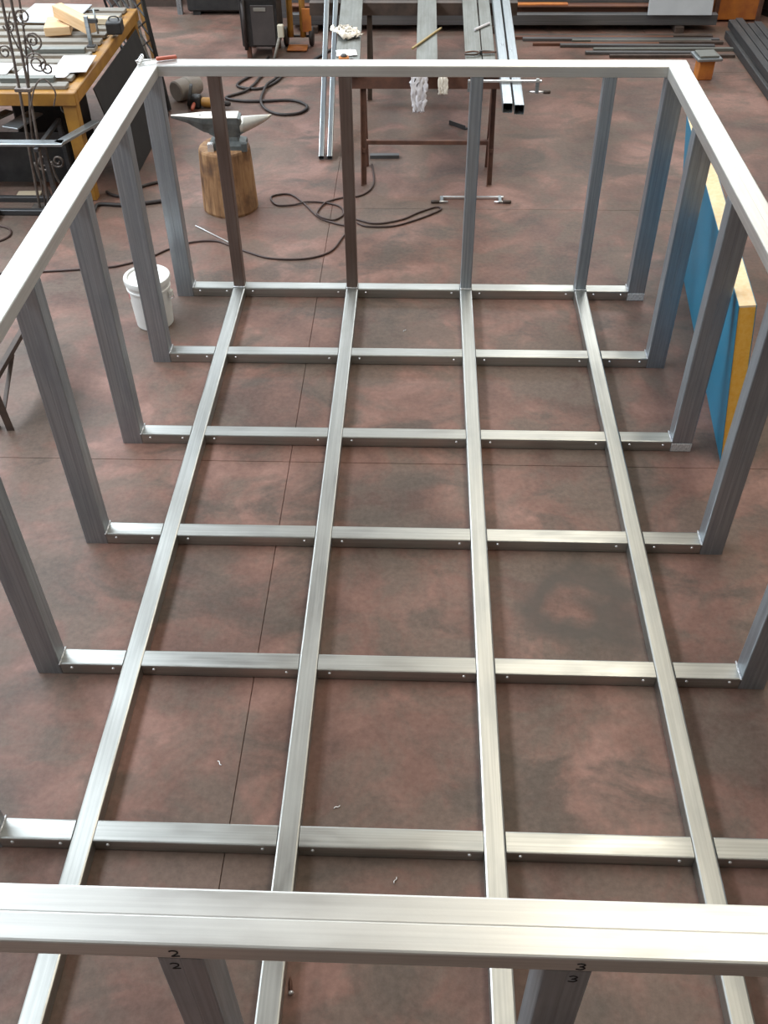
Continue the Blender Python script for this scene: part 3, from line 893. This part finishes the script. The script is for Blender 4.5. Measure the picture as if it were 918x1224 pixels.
# ------------------------------------------------------------------ yellow workbench (left, behind)
yb = thing('welding_bench', 'yellow steel workbench with slatted steel top at far left', 'workbench', (-3.55, 8.85, 0))
BX0, BX1, BY0, BY1, BZ = -1.1, 0.95, -1.36, 0.82, 0.88
for x, y in ((BX1 - 0.07, BY0 + 0.07), (BX1 - 0.07, BY1 - 0.07), (BX0 + 0.07, BY0 + 0.07), (BX0 + 0.07, BY1 - 0.07)):
    put('leg', box_mesh('bench_leg', (0.11, 0.09, BZ - 0.1), 0.008), 'yellow_paint', yb, (x, y, (BZ - 0.1) / 2))
for y in (BY0 + 0.04, BY1 - 0.04):
    put('apron', box_mesh('bench_apron', (BX1 - BX0, 0.08, 0.1), 0.006), 'yellow_paint', yb, (0.5 * (BX0 + BX1), y, BZ - 0.05))
for x in (BX0 + 0.04, BX1 - 0.04):
    put('apron', box_mesh('bench_apron_side', (0.08, BY1 - BY0 - 0.16, 0.1), 0.006), 'yellow_paint', yb, (x, 0.5 * (BY0 + BY1), BZ - 0.05))
put('under_deck', box_mesh('under_deck', (BX1 - BX0 - 0.16, BY1 - BY0 - 0.16, 0.02)), 'yellow_paint', yb, (0.5 * (BX0 + BX1), 0.5 * (BY0 + BY1), BZ - 0.02))
me_slat = box_mesh('slat', (BX1 - BX0 - 0.10, 0.095, 0.03), 0.004)
ns = 12
for k in range(ns):
    y = BY0 + 0.12 + (BY1 - BY0 - 0.24) * k / (ns - 1)
    put('slat', me_slat, 'plank_grey', yb, (0.5 * (BX0 + BX1) - 0.03, y, BZ + 0.015))
YT = BZ + 0.0305
def papersheet(label, loc, w_, d_, rz):
    bmx = bmesh.new()
    n = 8
    g = [[bmx.verts.new((-w_ / 2 + w_ * i / n, -d_ / 2 + d_ * j / n, 0.004 + 0.006 * abs(noise.noise(Vector((i * 0.3, j * 0.3, w_ * 9)))))) for j in range(n + 1)] for i in range(n + 1)]
    for i in range(n):
        for j in range(n):
            bmx.faces.new((g[i][j], g[i + 1][j], g[i + 1][j + 1], g[i][j + 1]))
    o = put('paper_sheet', finish(bmx, 'paper_sheet', True), 'paper', None, loc, (0, 0, rz))
    md = o.modifiers.new('thickness', 'SOLIDIFY')
    md.thickness = 0.003
    return tag(o, label, 'paper', 'papers on the yellow bench')
papersheet('white paper at the right front corner of the yellow bench', (-2.73, 8.02, YT + 0.009), 0.27, 0.40, 0.05)
papersheet('white paper under another sheet, nearer the bench edge', (-2.92, 7.88, YT), 0.42, 0.28, -0.12)
papersheet('white paper cut off by the left picture edge on the bench', (-3.34, 7.93, YT), 0.24, 0.26, 0.02)
tag(put('sheet_metal', box_mesh('sheet_metal', (0.55, 0.55, 0.012), 0.003), 'white_sheet', None, (-3.30, 9.38, YT + 0.008), (0, 0, -0.06)), 'large pale sheet lying on the back of the yellow bench', 'sheet')
wb = put('wood_block', box_mesh('wood_block', (0.50, 0.10, 0.10), 0.004), 'pine', None, (-2.93, 8.82, YT + 0.125), (0, math.radians(5), math.radians(-42)))
tag(wb, 'pale squared timber lying aslant on the bench', 'timber')
tag(put('wood_offcut', box_mesh('wood_offcut', (0.22, 0.32, 0.07), 0.004), 'pine', None, (-3.11, 8.92, YT + 0.036), (0, 0, 0.2)), 'short pale wood offcut under the squared timber', 'timber')
tag(put('wood_offcut', box_mesh('wood_offcut', (0.36, 0.10, 0.05), 0.004), 'light_wood', None, (-2.82, 9.12, YT + 0.026), (0, 0, -0.05)), 'pale flat lath behind the squared timber', 'timber')
bc = thing('bench_clamp', 'grey screw clamp standing at the end of the squared timber', 'clamp', (-2.715, 8.48, YT))
put('post', box_mesh('clamp_post', (0.035, 0.025, 0.24), 0.004), 'silver_steel', bc, (0, 0, 0.12))
put('arm', box_mesh('clamp_arm', (0.11, 0.028, 0.035), 0.004), 'dark_steel', bc, (0.035, 0.01, 0.20))
put('screw', tube_mesh('clamp_screw2', [(0.075, 0.01, 0.10), (0.075, 0.01, 0.29)], 0.009, 8), 'silver_steel', bc)
put('handle', tube_mesh('clamp_tbar', [(0.03, 0.01, 0.28), (0.12, 0.01, 0.28)], 0.006, 8), 'dark_steel', bc)
put('foot', box_mesh('clamp_foot', (0.07, 0.06, 0.015), 0.003), 'dark_steel', bc, (0, 0, 0.0075))
gb = thing('tool_case', 'small black tool case on the bench behind the clamp', 'case', (-2.60, 8.86, YT), 0.1)
put('body', box_mesh('case_body', (0.13, 0.16, 0.10), 0.012, (0, 0, 0.05), 2), 'black_paint', gb)
put('handle', tube_mesh('case_handle', spline([(-0.045, 0, 0.095), (-0.03, 0, 0.125), (0.03, 0, 0.125), (0.045, 0, 0.095)], 5), 0.006, 6), 'black_paint', gb)
for i, (x, y, l, rz) in enumerate(((-3.0, 7.66, 0.42, 0.02), (-2.98, 8.34, 0.5, 0.03))):
    tag(put('steel_bar', extrude_profile('steel_bar', round_rect(0.07, 0.035, 0.004), l), 'stock_steel', None, (x, y, YT + 0.0185), (0, 0, rz)), ('grey steel bar along the front edge of the bench', 'grey steel bar on the bench under the squared timber')[i], 'steel bar')

# ornamental wrought iron piece in front of the bench
wi = thing('wrought_iron_stand', 'ornamental wrought iron piece of thin rods and scrolls at top left', 'ironwork', (-2.97, 7.36, 0))
def wpart(name, pts, r=0.009, sub=6):
    return put(name, tube_mesh(name, spline(pts, sub), r, 7), 'wrought_iron', wi)
wpart('rod', [(-0.08, 0, 0.0), (-0.04, 0, 0.5), (0.01, 0, 1.0), (0.045, 0, 1.55), (0.05, 0.02, 1.80)], 0.011)
wpart('rod', [(0.00, 0, 0.0), (0.04, 0, 0.5), (0.08, 0, 1.0), (0.112, 0, 1.55), (0.12, 0.02, 1.80)], 0.011)
wpart('rod', [(-0.04, 0.03, 0.0), (0.0, 0.03, 0.6), (0.10, 0.03, 1.1), (0.15, 0.03, 1.45), (0.18, 0.03, 1.80)], 0.008)
def scroll(cx, cz, r0, turns, sgn=1, y=0.0, ph=0.0):
    out = []
    n = int(turns * 10)
    for i in range(n + 1):
        t = i / n
        a = ph + sgn * 2 * PI * turns * t
        r_ = r0 * (1 - 0.75 * t)
        out.append((cx + r_ * math.cos(a), y, cz + r_ * math.sin(a)))
    return out
for s_ in (scroll(0.20, 1.30, 0.075, 1.6, 1, 0.0, PI), scroll(0.19, 1.29, 0.045, 1.2, -1, 0.02, PI), scroll(0.17, 1.46, 0.06, 1.5, -1, 0.0, -PI / 2), scroll(0.19, 1.14, 0.08, 1.7, -1, 0.0, PI), scroll(0.25, 1.10, 0.05, 1.4, 1, 0.02, PI / 2), scroll(-0.03, 1.22, 0.05, 1.5, 1, 0.0, 0), scroll(0.05, 1.40, 0.045, 1.4, 1, 0.0, PI)):
    wpart('scroll', s_, 0.007, 3)
wpart('curved_rod', [(0.06, -0.02, 0.82), (0.14, -0.03, 0.98), (0.22, -0.03, 1.04), (0.285, -0.03, 0.95), (0.25, -0.03, 0.84)], 0.006)
wpart('curved_rod', [(0.09, -0.02, 1.5), (0.05, 0, 1.38), (0.10, 0, 1.20), (0.18, 0, 1.20), (0.14, 0, 1.36)], 0.006)
put('collar', box_mesh('collar', (0.13, 0.05, 0.03), 0.004), 'wrought_iron', wi, (0.035, 0.01, 0.95))
put('foot_plate', box_mesh('foot_plate', (0.22, 0.14, 0.012), 0.003), 'wrought_iron', wi, (-0.04, 0.01, 0.006))

# low scrap stand with flat bar frame
ss = thing('scrap_stand', 'low dark stand holding a pale bent flat bar, left of the log', 'stand', (-3.30, 7.62, 0))
for y in (-0.36, -0.12):
    put('runner', box_mesh('runner', (1.05, 0.045, 0.045), 0.004), 'dark_steel', ss, (-0.05, y, 0.0225))
for x in (-0.50, 0.44):
    for y in (-0.34, 0.10):
        put('leg', box_mesh('stand_leg', (0.035, 0.035, 0.57), 0.003), 'dark_steel', ss, (x, y, 0.285))
    put('cross_tie', box_mesh('cross_tie', (0.035, 0.62, 0.03), 0.003), 'dark_steel', ss, (x, -0.19, 0.585))
put('back_panel', box_mesh('back_panel', (0.98, 0.012, 0.42), 0.003), 'black_paint', ss, (-0.03, 0.125, 0.27))
ffr = thing('bent_flat_bar', 'pale bent flat bar lying on the low dark stand', 'steel bar', (-3.25, 7.36, 0.60))
put('long_bar', box_mesh('long_bar', (1.10, 0.085, 0.022), 0.003), 'silver_steel', ffr, (0.035, -0.165, 0.012))
bar_between(ffr, 'angled_bar', 'silver_steel', (0.545, -0.175, 0.012), (0.73, 0.26, 0.012), round_rect(0.075, 0.022, 0.003))
gp = thing('slotted_plate', 'pale plate with a round boss lying behind the bent flat bar', 'plate', (-3.13, 7.62, 0.604), math.radians(-18))
put('plate', box_mesh('plate', (0.15, 0.34, 0.014), 0.003), 'silver_steel', gp, (0, 0.03, 0.008))
put('boss', lathe_mesh('boss', [(0.048, 0.015), (0.048, 0.019), (0.040, 0.020), (0.038, 0.017), (0, 0.017)], 24), 'stock_steel', gp, (0.0, 0.11, 0))
g2 = put('flat_offcut', box_mesh('flat_offcut', (0.09, 0.40, 0.02), 0.003), 'stock_steel', None, (-3.38, 7.66, 0.614), (0, 0, math.radians(-28)))
tag(g2, 'grey flat offcut lying left of the plate with the boss', 'offcut')
wk = tag(put('wood_offcut', box_mesh('wood_offcut', (0.20, 0.14, 0.09), 0.006), 'light_wood', None, (-3.44, 7.155, 0.0455), (0, 0, 0.0)), 'pale wood block at the left picture edge beside the low stand', 'timber')
pt = put('floor_board', box_mesh('floor_board', (0.20, 0.10, 0.014), 0.003), 'light_wood', None, (-3.22, 7.62, 0.008), (0, 0, 0.05))
tag(pt, 'pale board lying on the floor under the low stand', 'board')
for i, (x, r_, z_) in enumerate(((-3.02, 0.075, 0.19), (-2.90, 0.055, 0.20))):
    o = thing('iron_scroll', ('larger', 'smaller')[i] + ' curled iron scroll leaning under the bent flat bar', 'ironwork', (x, 7.60, 0), 0, 'iron scrolls')
    put('curl', tube_mesh('curl', spline(scroll(0.0, z_ + 0.1, r_, 1.5, 1, 0, PI), 3), 0.010, 7), 'wrought_iron', o)
    put('stem', tube_mesh('stem', spline([(-r_, 0, z_ + 0.1), (-r_ + 0.01, 0, z_ - 0.03), (-r_ + 0.05, 0, 0.06), (-r_ + 0.06, 0, 0.009)], 5), 0.010, 7), 'wrought_iron', o)

# dark machine with a pipe under the bench front
mc = thing('grinding_machine', 'black machine with a grey pipe below the front of the yellow bench', 'machine', (-3.20, 8.36, 0))
put('body', box_mesh('machine_body', (0.44, 0.34, 0.62), 0.02, (0, 0, 0.32), 2), 'black_paint', mc)
put('side_unit', box_mesh('machine_side', (0.12, 0.26, 0.50), 0.02, (0, 0, 0), 2), 'machine_grey', mc, (0.30, -0.02, 0.40))
put('pipe', tube_mesh('machine_pipe', [(-0.55, -0.18, 0.69), (0.22, -0.18, 0.69), (0.33, -0.18, 0.69)], 0.034, 14), 'stock_steel', mc)
put('pipe_collar', tube_mesh('pipe_collar', [(0.22, -0.18, 0.69), (0.30, -0.18, 0.69)], 0.046, 14), 'plank_grey', mc)
put('lever', tube_mesh('machine_lever', [(0.22, -0.2, 0.64), (0.24, -0.24, 0.52), (0.30, -0.26, 0.46)], 0.009, 7), 'silver_steel', mc)

# leaning lattice grille with planks behind
lt = thing('lattice_grille', 'black diamond lattice grille leaning beside the yellow bench', 'grille', (-2.55, 9.50, 0))
def lp(u, v):      # u across 0..1, v up 0..1
    b0, b1 = Vector((-0.46, 0.98, 0.013)), Vector((0.145, 0.0, 0.013))
    t0, t1 = Vector((-0.70, 0.90, 1.45)), Vector((-0.02, 0.12, 1.45))
    return b0.lerp(b1, u).lerp(t0.lerp(t1, u), v)
bar_between(lt, 'stile', 'black_paint', lp(0, 0), lp(0, 1), round_rect(0.035, 0.025, 0.003))
bar_between(lt, 'stile', 'black_paint', lp(1, 0), lp(1, 1), round_rect(0.035, 0.025, 0.003))
bar_between(lt, 'cross_rail', 'dark_steel', lp(0, 0.004), lp(1, 0.004), round_rect(0.025, 0.022, 0.003))
bar_between(lt, 'cross_rail', 'dark_steel', lp(0, 1), lp(1, 1), round_rect(0.025, 0.022, 0.003))
NR = 9
for k in range(-2, NR):
    for sgn in (1, -1):
        # diagonal from one stile to the other, clipped to the panel
        v0, v1 = k / NR, (k + 3) / NR
        ua, ub = (0, 1) if sgn > 0 else (1, 0)
        ca, cb = 0.0, 1.0
        if v0 < 0:
            ca = -v0 / (v1 - v0)
        if v1 > 1:
            cb = (1 - v0) / (v1 - v0)
        p = lp(ua + (ub - ua) * ca, v0 + (v1 - v0) * ca)
        q = lp(ua + (ub - ua) * cb, v0 + (v1 - v0) * cb)
        if (q - p).length > 0.05:
            dy = Vector((0, -0.009 if sgn > 0 else 0.006, 0))
            bar_between(lt, 'lattice_bar', 'black_paint', p + dy, q + dy, round_rect(0.018, 0.010, 0.002))
for k, (u, mat, lab) in enumerate(((0.14, 'plank_grey', 'leftmost pale plank standing behind the lattice grille'), (0.30, 'plank_grey', 'second pale plank behind the lattice grille'), (0.46, 'plank_grey', 'third pale plank behind the lattice grille'), (0.68, 'yellow_paint', 'orange plank standing behind the right of the lattice grille'))):
    a = lp(u, 0.0) + Vector((-2.55 + 0.07, 9.50 + 0.075, 0.006))
    b = lp(u, 0.94) + Vector((-2.55 + 0.07, 9.50 + 0.075, 0.006))
    d = b - a
    wd = 0.13 if k == 3 else 0.07
    o = put('standing_plank', box_mesh('standing_plank', (d.length, wd, 0.022), 0.003), mat, None, (a + b) / 2)
    xa = d.normalized()
    ya = Vector((0.55, -0.835, 0))
    ya = ya - xa * xa.dot(ya)
    ya.normalize()
    za = xa.cross(ya)
    o.rotation_euler = Matrix((xa, ya, za)).transposed().to_euler()
    tag(o, lab, 'plank', 'planks behind the grille')

# added near-black plate standing in for the shade beside the bench
tag(put('shade_plate', box_mesh('shade_plate', (0.010, 1.52, 0.80), 0.002), 'shade_black', None, (-2.478, 8.62, 0.397), (0, math.radians(-13), 0)), 'added black plate standing in for shade at the right side of the yellow bench', 'plate')

# grey sack and angle grinder behind the anvil
sk = thing('grey_canister', 'grey canister lying on the floor behind the anvil', 'canister', (-2.29, 9.86, 0.0), math.radians(25))
put('body', lathe_mesh('canister_body', [(0, -0.15), (0.085, -0.15), (0.098, -0.14), (0.10, 0.12), (0.092, 0.14), (0.06, 0.15), (0, 0.15)], 28), 'bag_grey', sk, (0, 0, 0.101), (PI / 2 - 0.0, 0, PI / 2 + 0.5))
put('band', lathe_mesh('canister_band', [(0.1005, -0.02), (0.102, -0.015), (0.102, 0.0), (0.1005, 0.005)], 28), 'plank_grey', sk, (0, 0, 0.101), (PI / 2, 0, PI / 2 + 0.5))
gr = thing('angle_grinder', 'black and yellow angle grinder lying behind the anvil', 'grinder', (-2.10, 9.60, 0), math.radians(-5))
put('motor_body', lathe_mesh('grinder_body', [(0, 0), (0.036, 0), (0.046, 0.012), (0.048, 0.12), (0.040, 0.14), (0, 0.14)], 20), 'yellow_paint', gr, (0.0, 0, 0.052), (0, PI / 2, 0))
put('gear_head', box_mesh('grinder_head', (0.11, 0.11, 0.12), 0.025, (0, 0, 0), 3), 'black_paint', gr, (-0.06, 0, 0.0605))
put('guard', lathe_mesh('grinder_guard', [(0.0, 0), (0.10, 0), (0.105, 0.006), (0.105, 0.03), (0.10, 0.03), (0.098, 0.01), (0, 0.01)], 28), 'black_paint', gr, (-0.10, 0.02, 0.107), (0.2, -PI / 2 + 0.25, 0))
put('side_handle', tube_mesh('grinder_handle', [(-0.06, -0.05, 0.06), (-0.06, -0.07, 0.055), (-0.06, -0.12, 0.04), (-0.06, -0.15, 0.03)], [0.012, 0.018, 0.018, 0.014], 10), 'red_handle', gr)
put('rear_grip', tube_mesh('grinder_grip', [(0.13, 0, 0.055), (0.15, 0, 0.055), (0.27, 0, 0.045), (0.29, 0, 0.04)], [0.030, 0.028, 0.026, 0.015], 12), 'black_rubber', gr)

# ------------------------------------------------------------------ back of the hall
# welding machine and yellow trolley
wm_ = thing('welding_machine', 'dark boxy welding machine on short legs beside the yellow trolley', 'machine', (-1.69, 11.25, 0))
put('body', box_mesh('welder_body', (0.40, 0.44, 0.56), 0.015, (0, 0, 0.40), 2), 'black_paint', wm_)
put('front_panel', box_mesh('welder_panel', (0.25, 0.012, 0.40), 0.004), 'machine_grey', wm_, (0.045, -0.224, 0.34))
put('handle', tube_mesh('welder_handle', spline([(-0.17, -0.23, 0.60), (-0.17, -0.29, 0.62), (0.13, -0.29, 0.62), (0.13, -0.23, 0.60)], 5), 0.012, 8), 'dark_steel', wm_)
put('name_strip', box_mesh('welder_strip', (0.13, 0.006, 0.035), 0.002), 'plank_grey', wm_, (0.02, -0.232, 0.50))
put('side_rail', tube_mesh('welder_rail', [(-0.155, -0.235, 0.10), (-0.155, -0.24, 0.60)], 0.022, 10), 'black_rubber', wm_)
for x in (-0.14, 0.14):
    for y in (-0.17, 0.17):
        put('leg', box_mesh('welder_leg', (0.05, 0.05, 0.125), 0.006), 'rust_brown', wm_, (x, y, 0.0625))
yt = thing('yellow_trolley', 'yellow-orange hand trolley with black wheels beside the welding machine', 'trolley', (-1.33, 11.48, 0))
for x in (-0.08, 0.06):
    put('upright', tube_mesh('trolley_upright', spline([(x, -0.03, 0.10), (x, 0.0, 0.5), (x, 0.05, 1.0), (x, 0.12, 1.2)], 4), 0.034, 10), 'yellow_paint', yt)
put('crossbar', tube_mesh('trolley_crossbar', [(-0.10, 0.02, 0.62), (0.08, 0.02, 0.62)], 0.02, 10), 'yellow_paint', yt)
put('axle', tube_mesh('trolley_axle', [(-0.14, 0.0, 0.10), (0.16, 0.0, 0.10)], 0.014, 8), 'dark_steel', yt)
put('toe_plate', box_mesh('trolley_toe', (0.22, 0.20, 0.012), 0.003), 'orange_paint', yt, (0, -0.13, 0.016))
for x in (-0.135, 0.15):
    put('wheel', tube_mesh('trolley_wheel', [(x - 0.024, 0, 0.10), (x - 0.018, 0, 0.10), (x + 0.018, 0, 0.10), (x + 0.024, 0, 0.10)], [0.085, 0.099, 0.099, 0.085], 24), 'black_rubber', yt)
put('side_plate', box_mesh('trolley_plate', (0.10, 0.02, 0.24), 0.004), 'orange_paint', yt, (0.11, -0.055, 0.28))
rb = thing('torch_stand', 'pale rod with a cream head standing beside the welding machine', 'stand', (-1.475, 10.93, 0))
put('rod', tube_mesh('torch_rod', [(-0.07, 0, 0.012), (0.0, 0.04, 0.24)], 0.016, 8), 'plank_grey', rb)
put('head', box_mesh('torch_head', (0.065, 0.05, 0.13), 0.008), 'cream_paint', rb, (0.02, 0.05, 0.30))
put('foot', lathe_mesh('torch_foot', [(0, 0), (0.05, 0), (0.05, 0.008), (0.02, 0.014), (0, 0.014)], 18), 'dark_steel', rb, (-0.07, 0, 0))

# black skip and cream cabinets against the back
bn = thing('steel_bin', 'long black steel bin at the back left of the hall', 'bin', (-2.27, 12.87, 0))
put('body', box_mesh('bin_body', (1.05, 0.55, 0.80), 0.02, (0, 0, 0.44)), 'black_paint', bn)
put('rim', box_mesh('bin_rim', (1.09, 0.59, 0.05), 0.01), 'black_paint', bn, (0, 0, 0.82))
for x in (-0.42, 0.42):
    put('foot', box_mesh('bin_foot', (0.09, 0.5, 0.05)), 'black_paint', bn, (x, 0, 0.025))
cb = thing('cream_cabinet', 'cream sheet-metal cabinet with dark plinth at the back left', 'cabinet', (-3.42, 13.15, 0))
put('body', box_mesh('cabinet_body', (0.90, 0.40, 1.1), 0.01, (0, 0, 0.68)), 'cream_paint', cb)
put('plinth', box_mesh('cabinet_plinth', (0.86, 0.38, 0.13)), 'dark_brown', cb, (0, 0, 0.065))
for x in (-0.36, -0.21, -0.06, 0.09, 0.24, 0.38):
    put('door_rib', box_mesh('door_rib', (0.035, 0.02, 1.06), 0.004), 'plank_grey', cb, (x, -0.205, 0.68))
gpst = tag(put('grey_post', extrude_profile('grey_post', channel_profile(0.07, 0.06, 0.008), 1.1), 'silver_steel', None, (-2.90, 12.66, 0.55), (0, -PI / 2, 0)), 'short upright grey channel post between cabinet and black bin', 'post')

# long stock beams in a low stack
SUP = []
for x in (-1.2, 0.9, 3.0):
    SUP.append(tag(put('timber_bearer', box_mesh('timber_bearer', (0.10, 1.3, 0.075), 0.004), 'dark_brown', None, (x, 12.55, 0.0375)), {-1.2: 'left timber bearer under the long steel stack at the back', 0.9: 'middle timber bearer under the long steel stack at the back', 3.0: 'right timber bearer under the long steel stack at the back'}[x], 'bearer', 'bearers under the steel stack'))
def beam(name, y, z, wy, hz, mat, x0, x1, label, shape='i'):
    prof = ibeam_profile(wy, hz, 0.012) if shape == 'i' else (channel_profile(wy, hz, 0.010) if shape == 'c' else round_rect(wy, hz, 0.004))
    o = put(name, extrude_profile(name, prof, x1 - x0), mat, None, ((x0 + x1) / 2, y, z + hz / 2))
    return tag(o, label, 'steel beam', 'long beams stacked at the back')
z0 = 0.0755
beam('steel_beam', 12.02, z0, 0.11, 0.11, 'grey_beam', -1.45, 3.42, 'grey beam along the front of the long stack at the back', 'b')
beam('steel_beam', 12.145, z0, 0.13, 0.17, 'rust_beam', -1.5, 3.38, 'lowest rust-red beam just behind the grey front beam')
beam('steel_beam', 12.30, z0, 0.15, 0.26, 'grey_beam', -1.6, 3.36, 'dark grey beam third from the front of the stack', 'b')
beam('steel_beam', 12.46, z0, 0.15, 0.36, 'rust_beam', -1.5, 3.40, 'tall rust-red beam fourth from the front of the stack')
beam('steel_beam', 12.62, z0, 0.14, 0.44, 'dark_steel', -1.6, 3.30, 'dark tall beam fifth from the front of the stack', 'b')
beam('steel_beam', 12.79, z0, 0.16, 0.54, 'rust_beam', -1.6, 3.30, 'rust-red tall beam at the rear of the stack')
beam('steel_beam', 12.98, z0, 0.16, 0.64, 'dark_brown', -1.6, 3.30, 'dark brown tallest beam at the very back of the stack', 'b')
tag(put('orange_flat', box_mesh('orange_flat', (0.62, 0.09, 0.012), 0.002), 'orange_paint', None, (1.42, 12.145, z0 + 0.17 + 0.0065)), 'bright orange strip lying on the rust-red beam right of the tubes', 'strip')
tag(put('leaning_sheet', box_mesh('leaning_sheet', (0.72, 0.02, 0.62), 0.004), 'white_sheet', None, (2.97, 11.97, 0.50), (math.radians(-12), 0, 0)), 'pale blue-grey sheet standing on the front of the beam stack', 'sheet')
oc = thing('orange_crate', 'orange-brown steel crate at the right end of the beam stack', 'crate', (3.74, 12.62, 0))
put('body', box_mesh('crate_body', (0.50, 0.55, 0.62), 0.012, (0, 0, 0.33)), 'orange_paint', oc)
put('rim', box_mesh('crate_rim', (0.54, 0.59, 0.05), 0.006), 'orange_paint', oc, (0, 0, 0.63))
put('corner_post', box_mesh('crate_post', (0.05, 0.05, 0.64), 0.004), 'rust_brown', oc, (-0.25, -0.275, 0.32))
put('corner_post', box_mesh('crate_post2', (0.05, 0.05, 0.64), 0.004), 'rust_brown', oc, (0.25, -0.275, 0.32))
bl = thing('black_tank', 'black round tank behind the dark tube bundle at top right', 'tank', (4.42, 12.75, 0))
put('shell', lathe_mesh('tank_shell', [(0, 0.05), (0.30, 0.05), (0.34, 0.08), (0.34, 0.95), (0.30, 1.02), (0, 1.06)], 32), 'black_paint', bl)
put('ring_foot', lathe_mesh('tank_foot', [(0.30, 0), (0.32, 0), (0.32, 0.07), (0.30, 0.07), (0.30, 0)], 32), 'black_paint', bl)
tag(put('white_board', box_mesh('white_board', (0.30, 0.03, 0.55), 0.004), 'white_sheet', None, (4.30, 12.05, 0.276), (math.radians(-4), 0, 0.2)), 'small pale board at the top right corner before the black tank', 'board')

# flat bars on the floor before the stack
FB = [(11.78, 0.07, 'dark_brown', 0.9, 3.35, 0.00, 'rearmost flat bar on the floor before the beam stack'), (11.66, 0.06, 'grey_beam', 1.2, 3.40, -0.006, 'second flat bar from the beam stack on the floor'), (11.55, 0.06, 'dark_brown', 1.95, 3.42, 0.004, 'third flat bar from the beam stack on the floor'), (11.44, 0.055, 'grey_beam', 1.6, 3.30, -0.012, 'fourth flat bar from the beam stack, ending left near the tubes'), (11.32, 0.05, 'stock_steel', 1.95, 3.48, 0.01, 'pale flat bar fifth from the beam stack on the floor'), (11.20, 0.05, 'grey_beam', 1.85, 3.25, -0.004, 'second nearest floor bar to the far rail, dark grey')]
FB += [(11.72, 0.045, 'rust_beam', 1.05, 2.9, 0.002, 'thin rusty bar lying between the rearmost two floor bars'), (11.605, 0.04, 'stock_steel', 1.75, 3.30, 0.0, 'thin pale bar between the second and third floor bars'), (11.495, 0.04, 'rust_beam', 1.3, 2.7, 0.003, 'thin rusty bar between the third and fourth floor bars'), (11.10, 0.045, 'dark_brown', 2.1, 3.45, 0.01, 'dark brown bar closest to the right rail corner on the floor')]
for y, wy, mat, x0, x1, rz, lab in FB:
    tag(put('floor_bar', extrude_profile('floor_bar', round_rect(wy, 0.03, 0.003), x1 - x0), mat, None, ((x0 + x1) / 2, y, 0.0155), (0, 0, rz)), lab, 'steel bar', 'flat bars on the floor at the back')
hk = thing('orange_box_stand', 'orange box under a grey tray on the floor beyond the right rail corner', 'box', (2.97, 10.46, 0), 0.1)
put('box', box_mesh('orange_box', (0.16, 0.14, 0.20), 0.01, (0, 0, 0.10), 2), 'orange_paint', hk)
put('tray', box_mesh('grey_tray', (0.26, 0.26, 0.03), 0.01, (0, 0, 0.215), 2), 'silver_steel', hk)
put('tray_rim', box_mesh('tray_rim', (0.20, 0.20, 0.02), 0.006, (0, 0, 0.24), 2), 'stock_steel', hk)

# bundle of dark tubes on the right
DT = [(3.52, 0.0), (3.61, 0.0), (3.70, 0.0), (3.79, 0.0), (3.88, 0.0), (3.97, 0.0), (3.565, 0.082), (3.655, 0.082), (3.745, 0.082), (3.835, 0.082)]
names = ['first', 'second', 'third', 'fourth', 'fifth', 'sixth']
for i, (x, z) in enumerate(DT):
    l = 3.4 + 0.25 * ((i * 37) % 5) / 5
    yc = 11.75 - l / 2 + 0.06 * ((i * 13) % 4)
    lab = (names[i] + ' dark tube from the left on the floor at the right edge') if i < 6 else (names[i - 6] + ' dark tube from the left in the upper layer at the right edge')
    o = put('dark_tube', extrude_profile('dark_tube', round_rect(0.08, 0.08, 0.006), l, (0.9, 0.9)), 'dark_steel', None, (x, yc, 0.0412 + z), (0, 0, PI / 2 + math.radians(0.0)))
    tag(o, lab, 'steel tube', 'dark tube bundle')
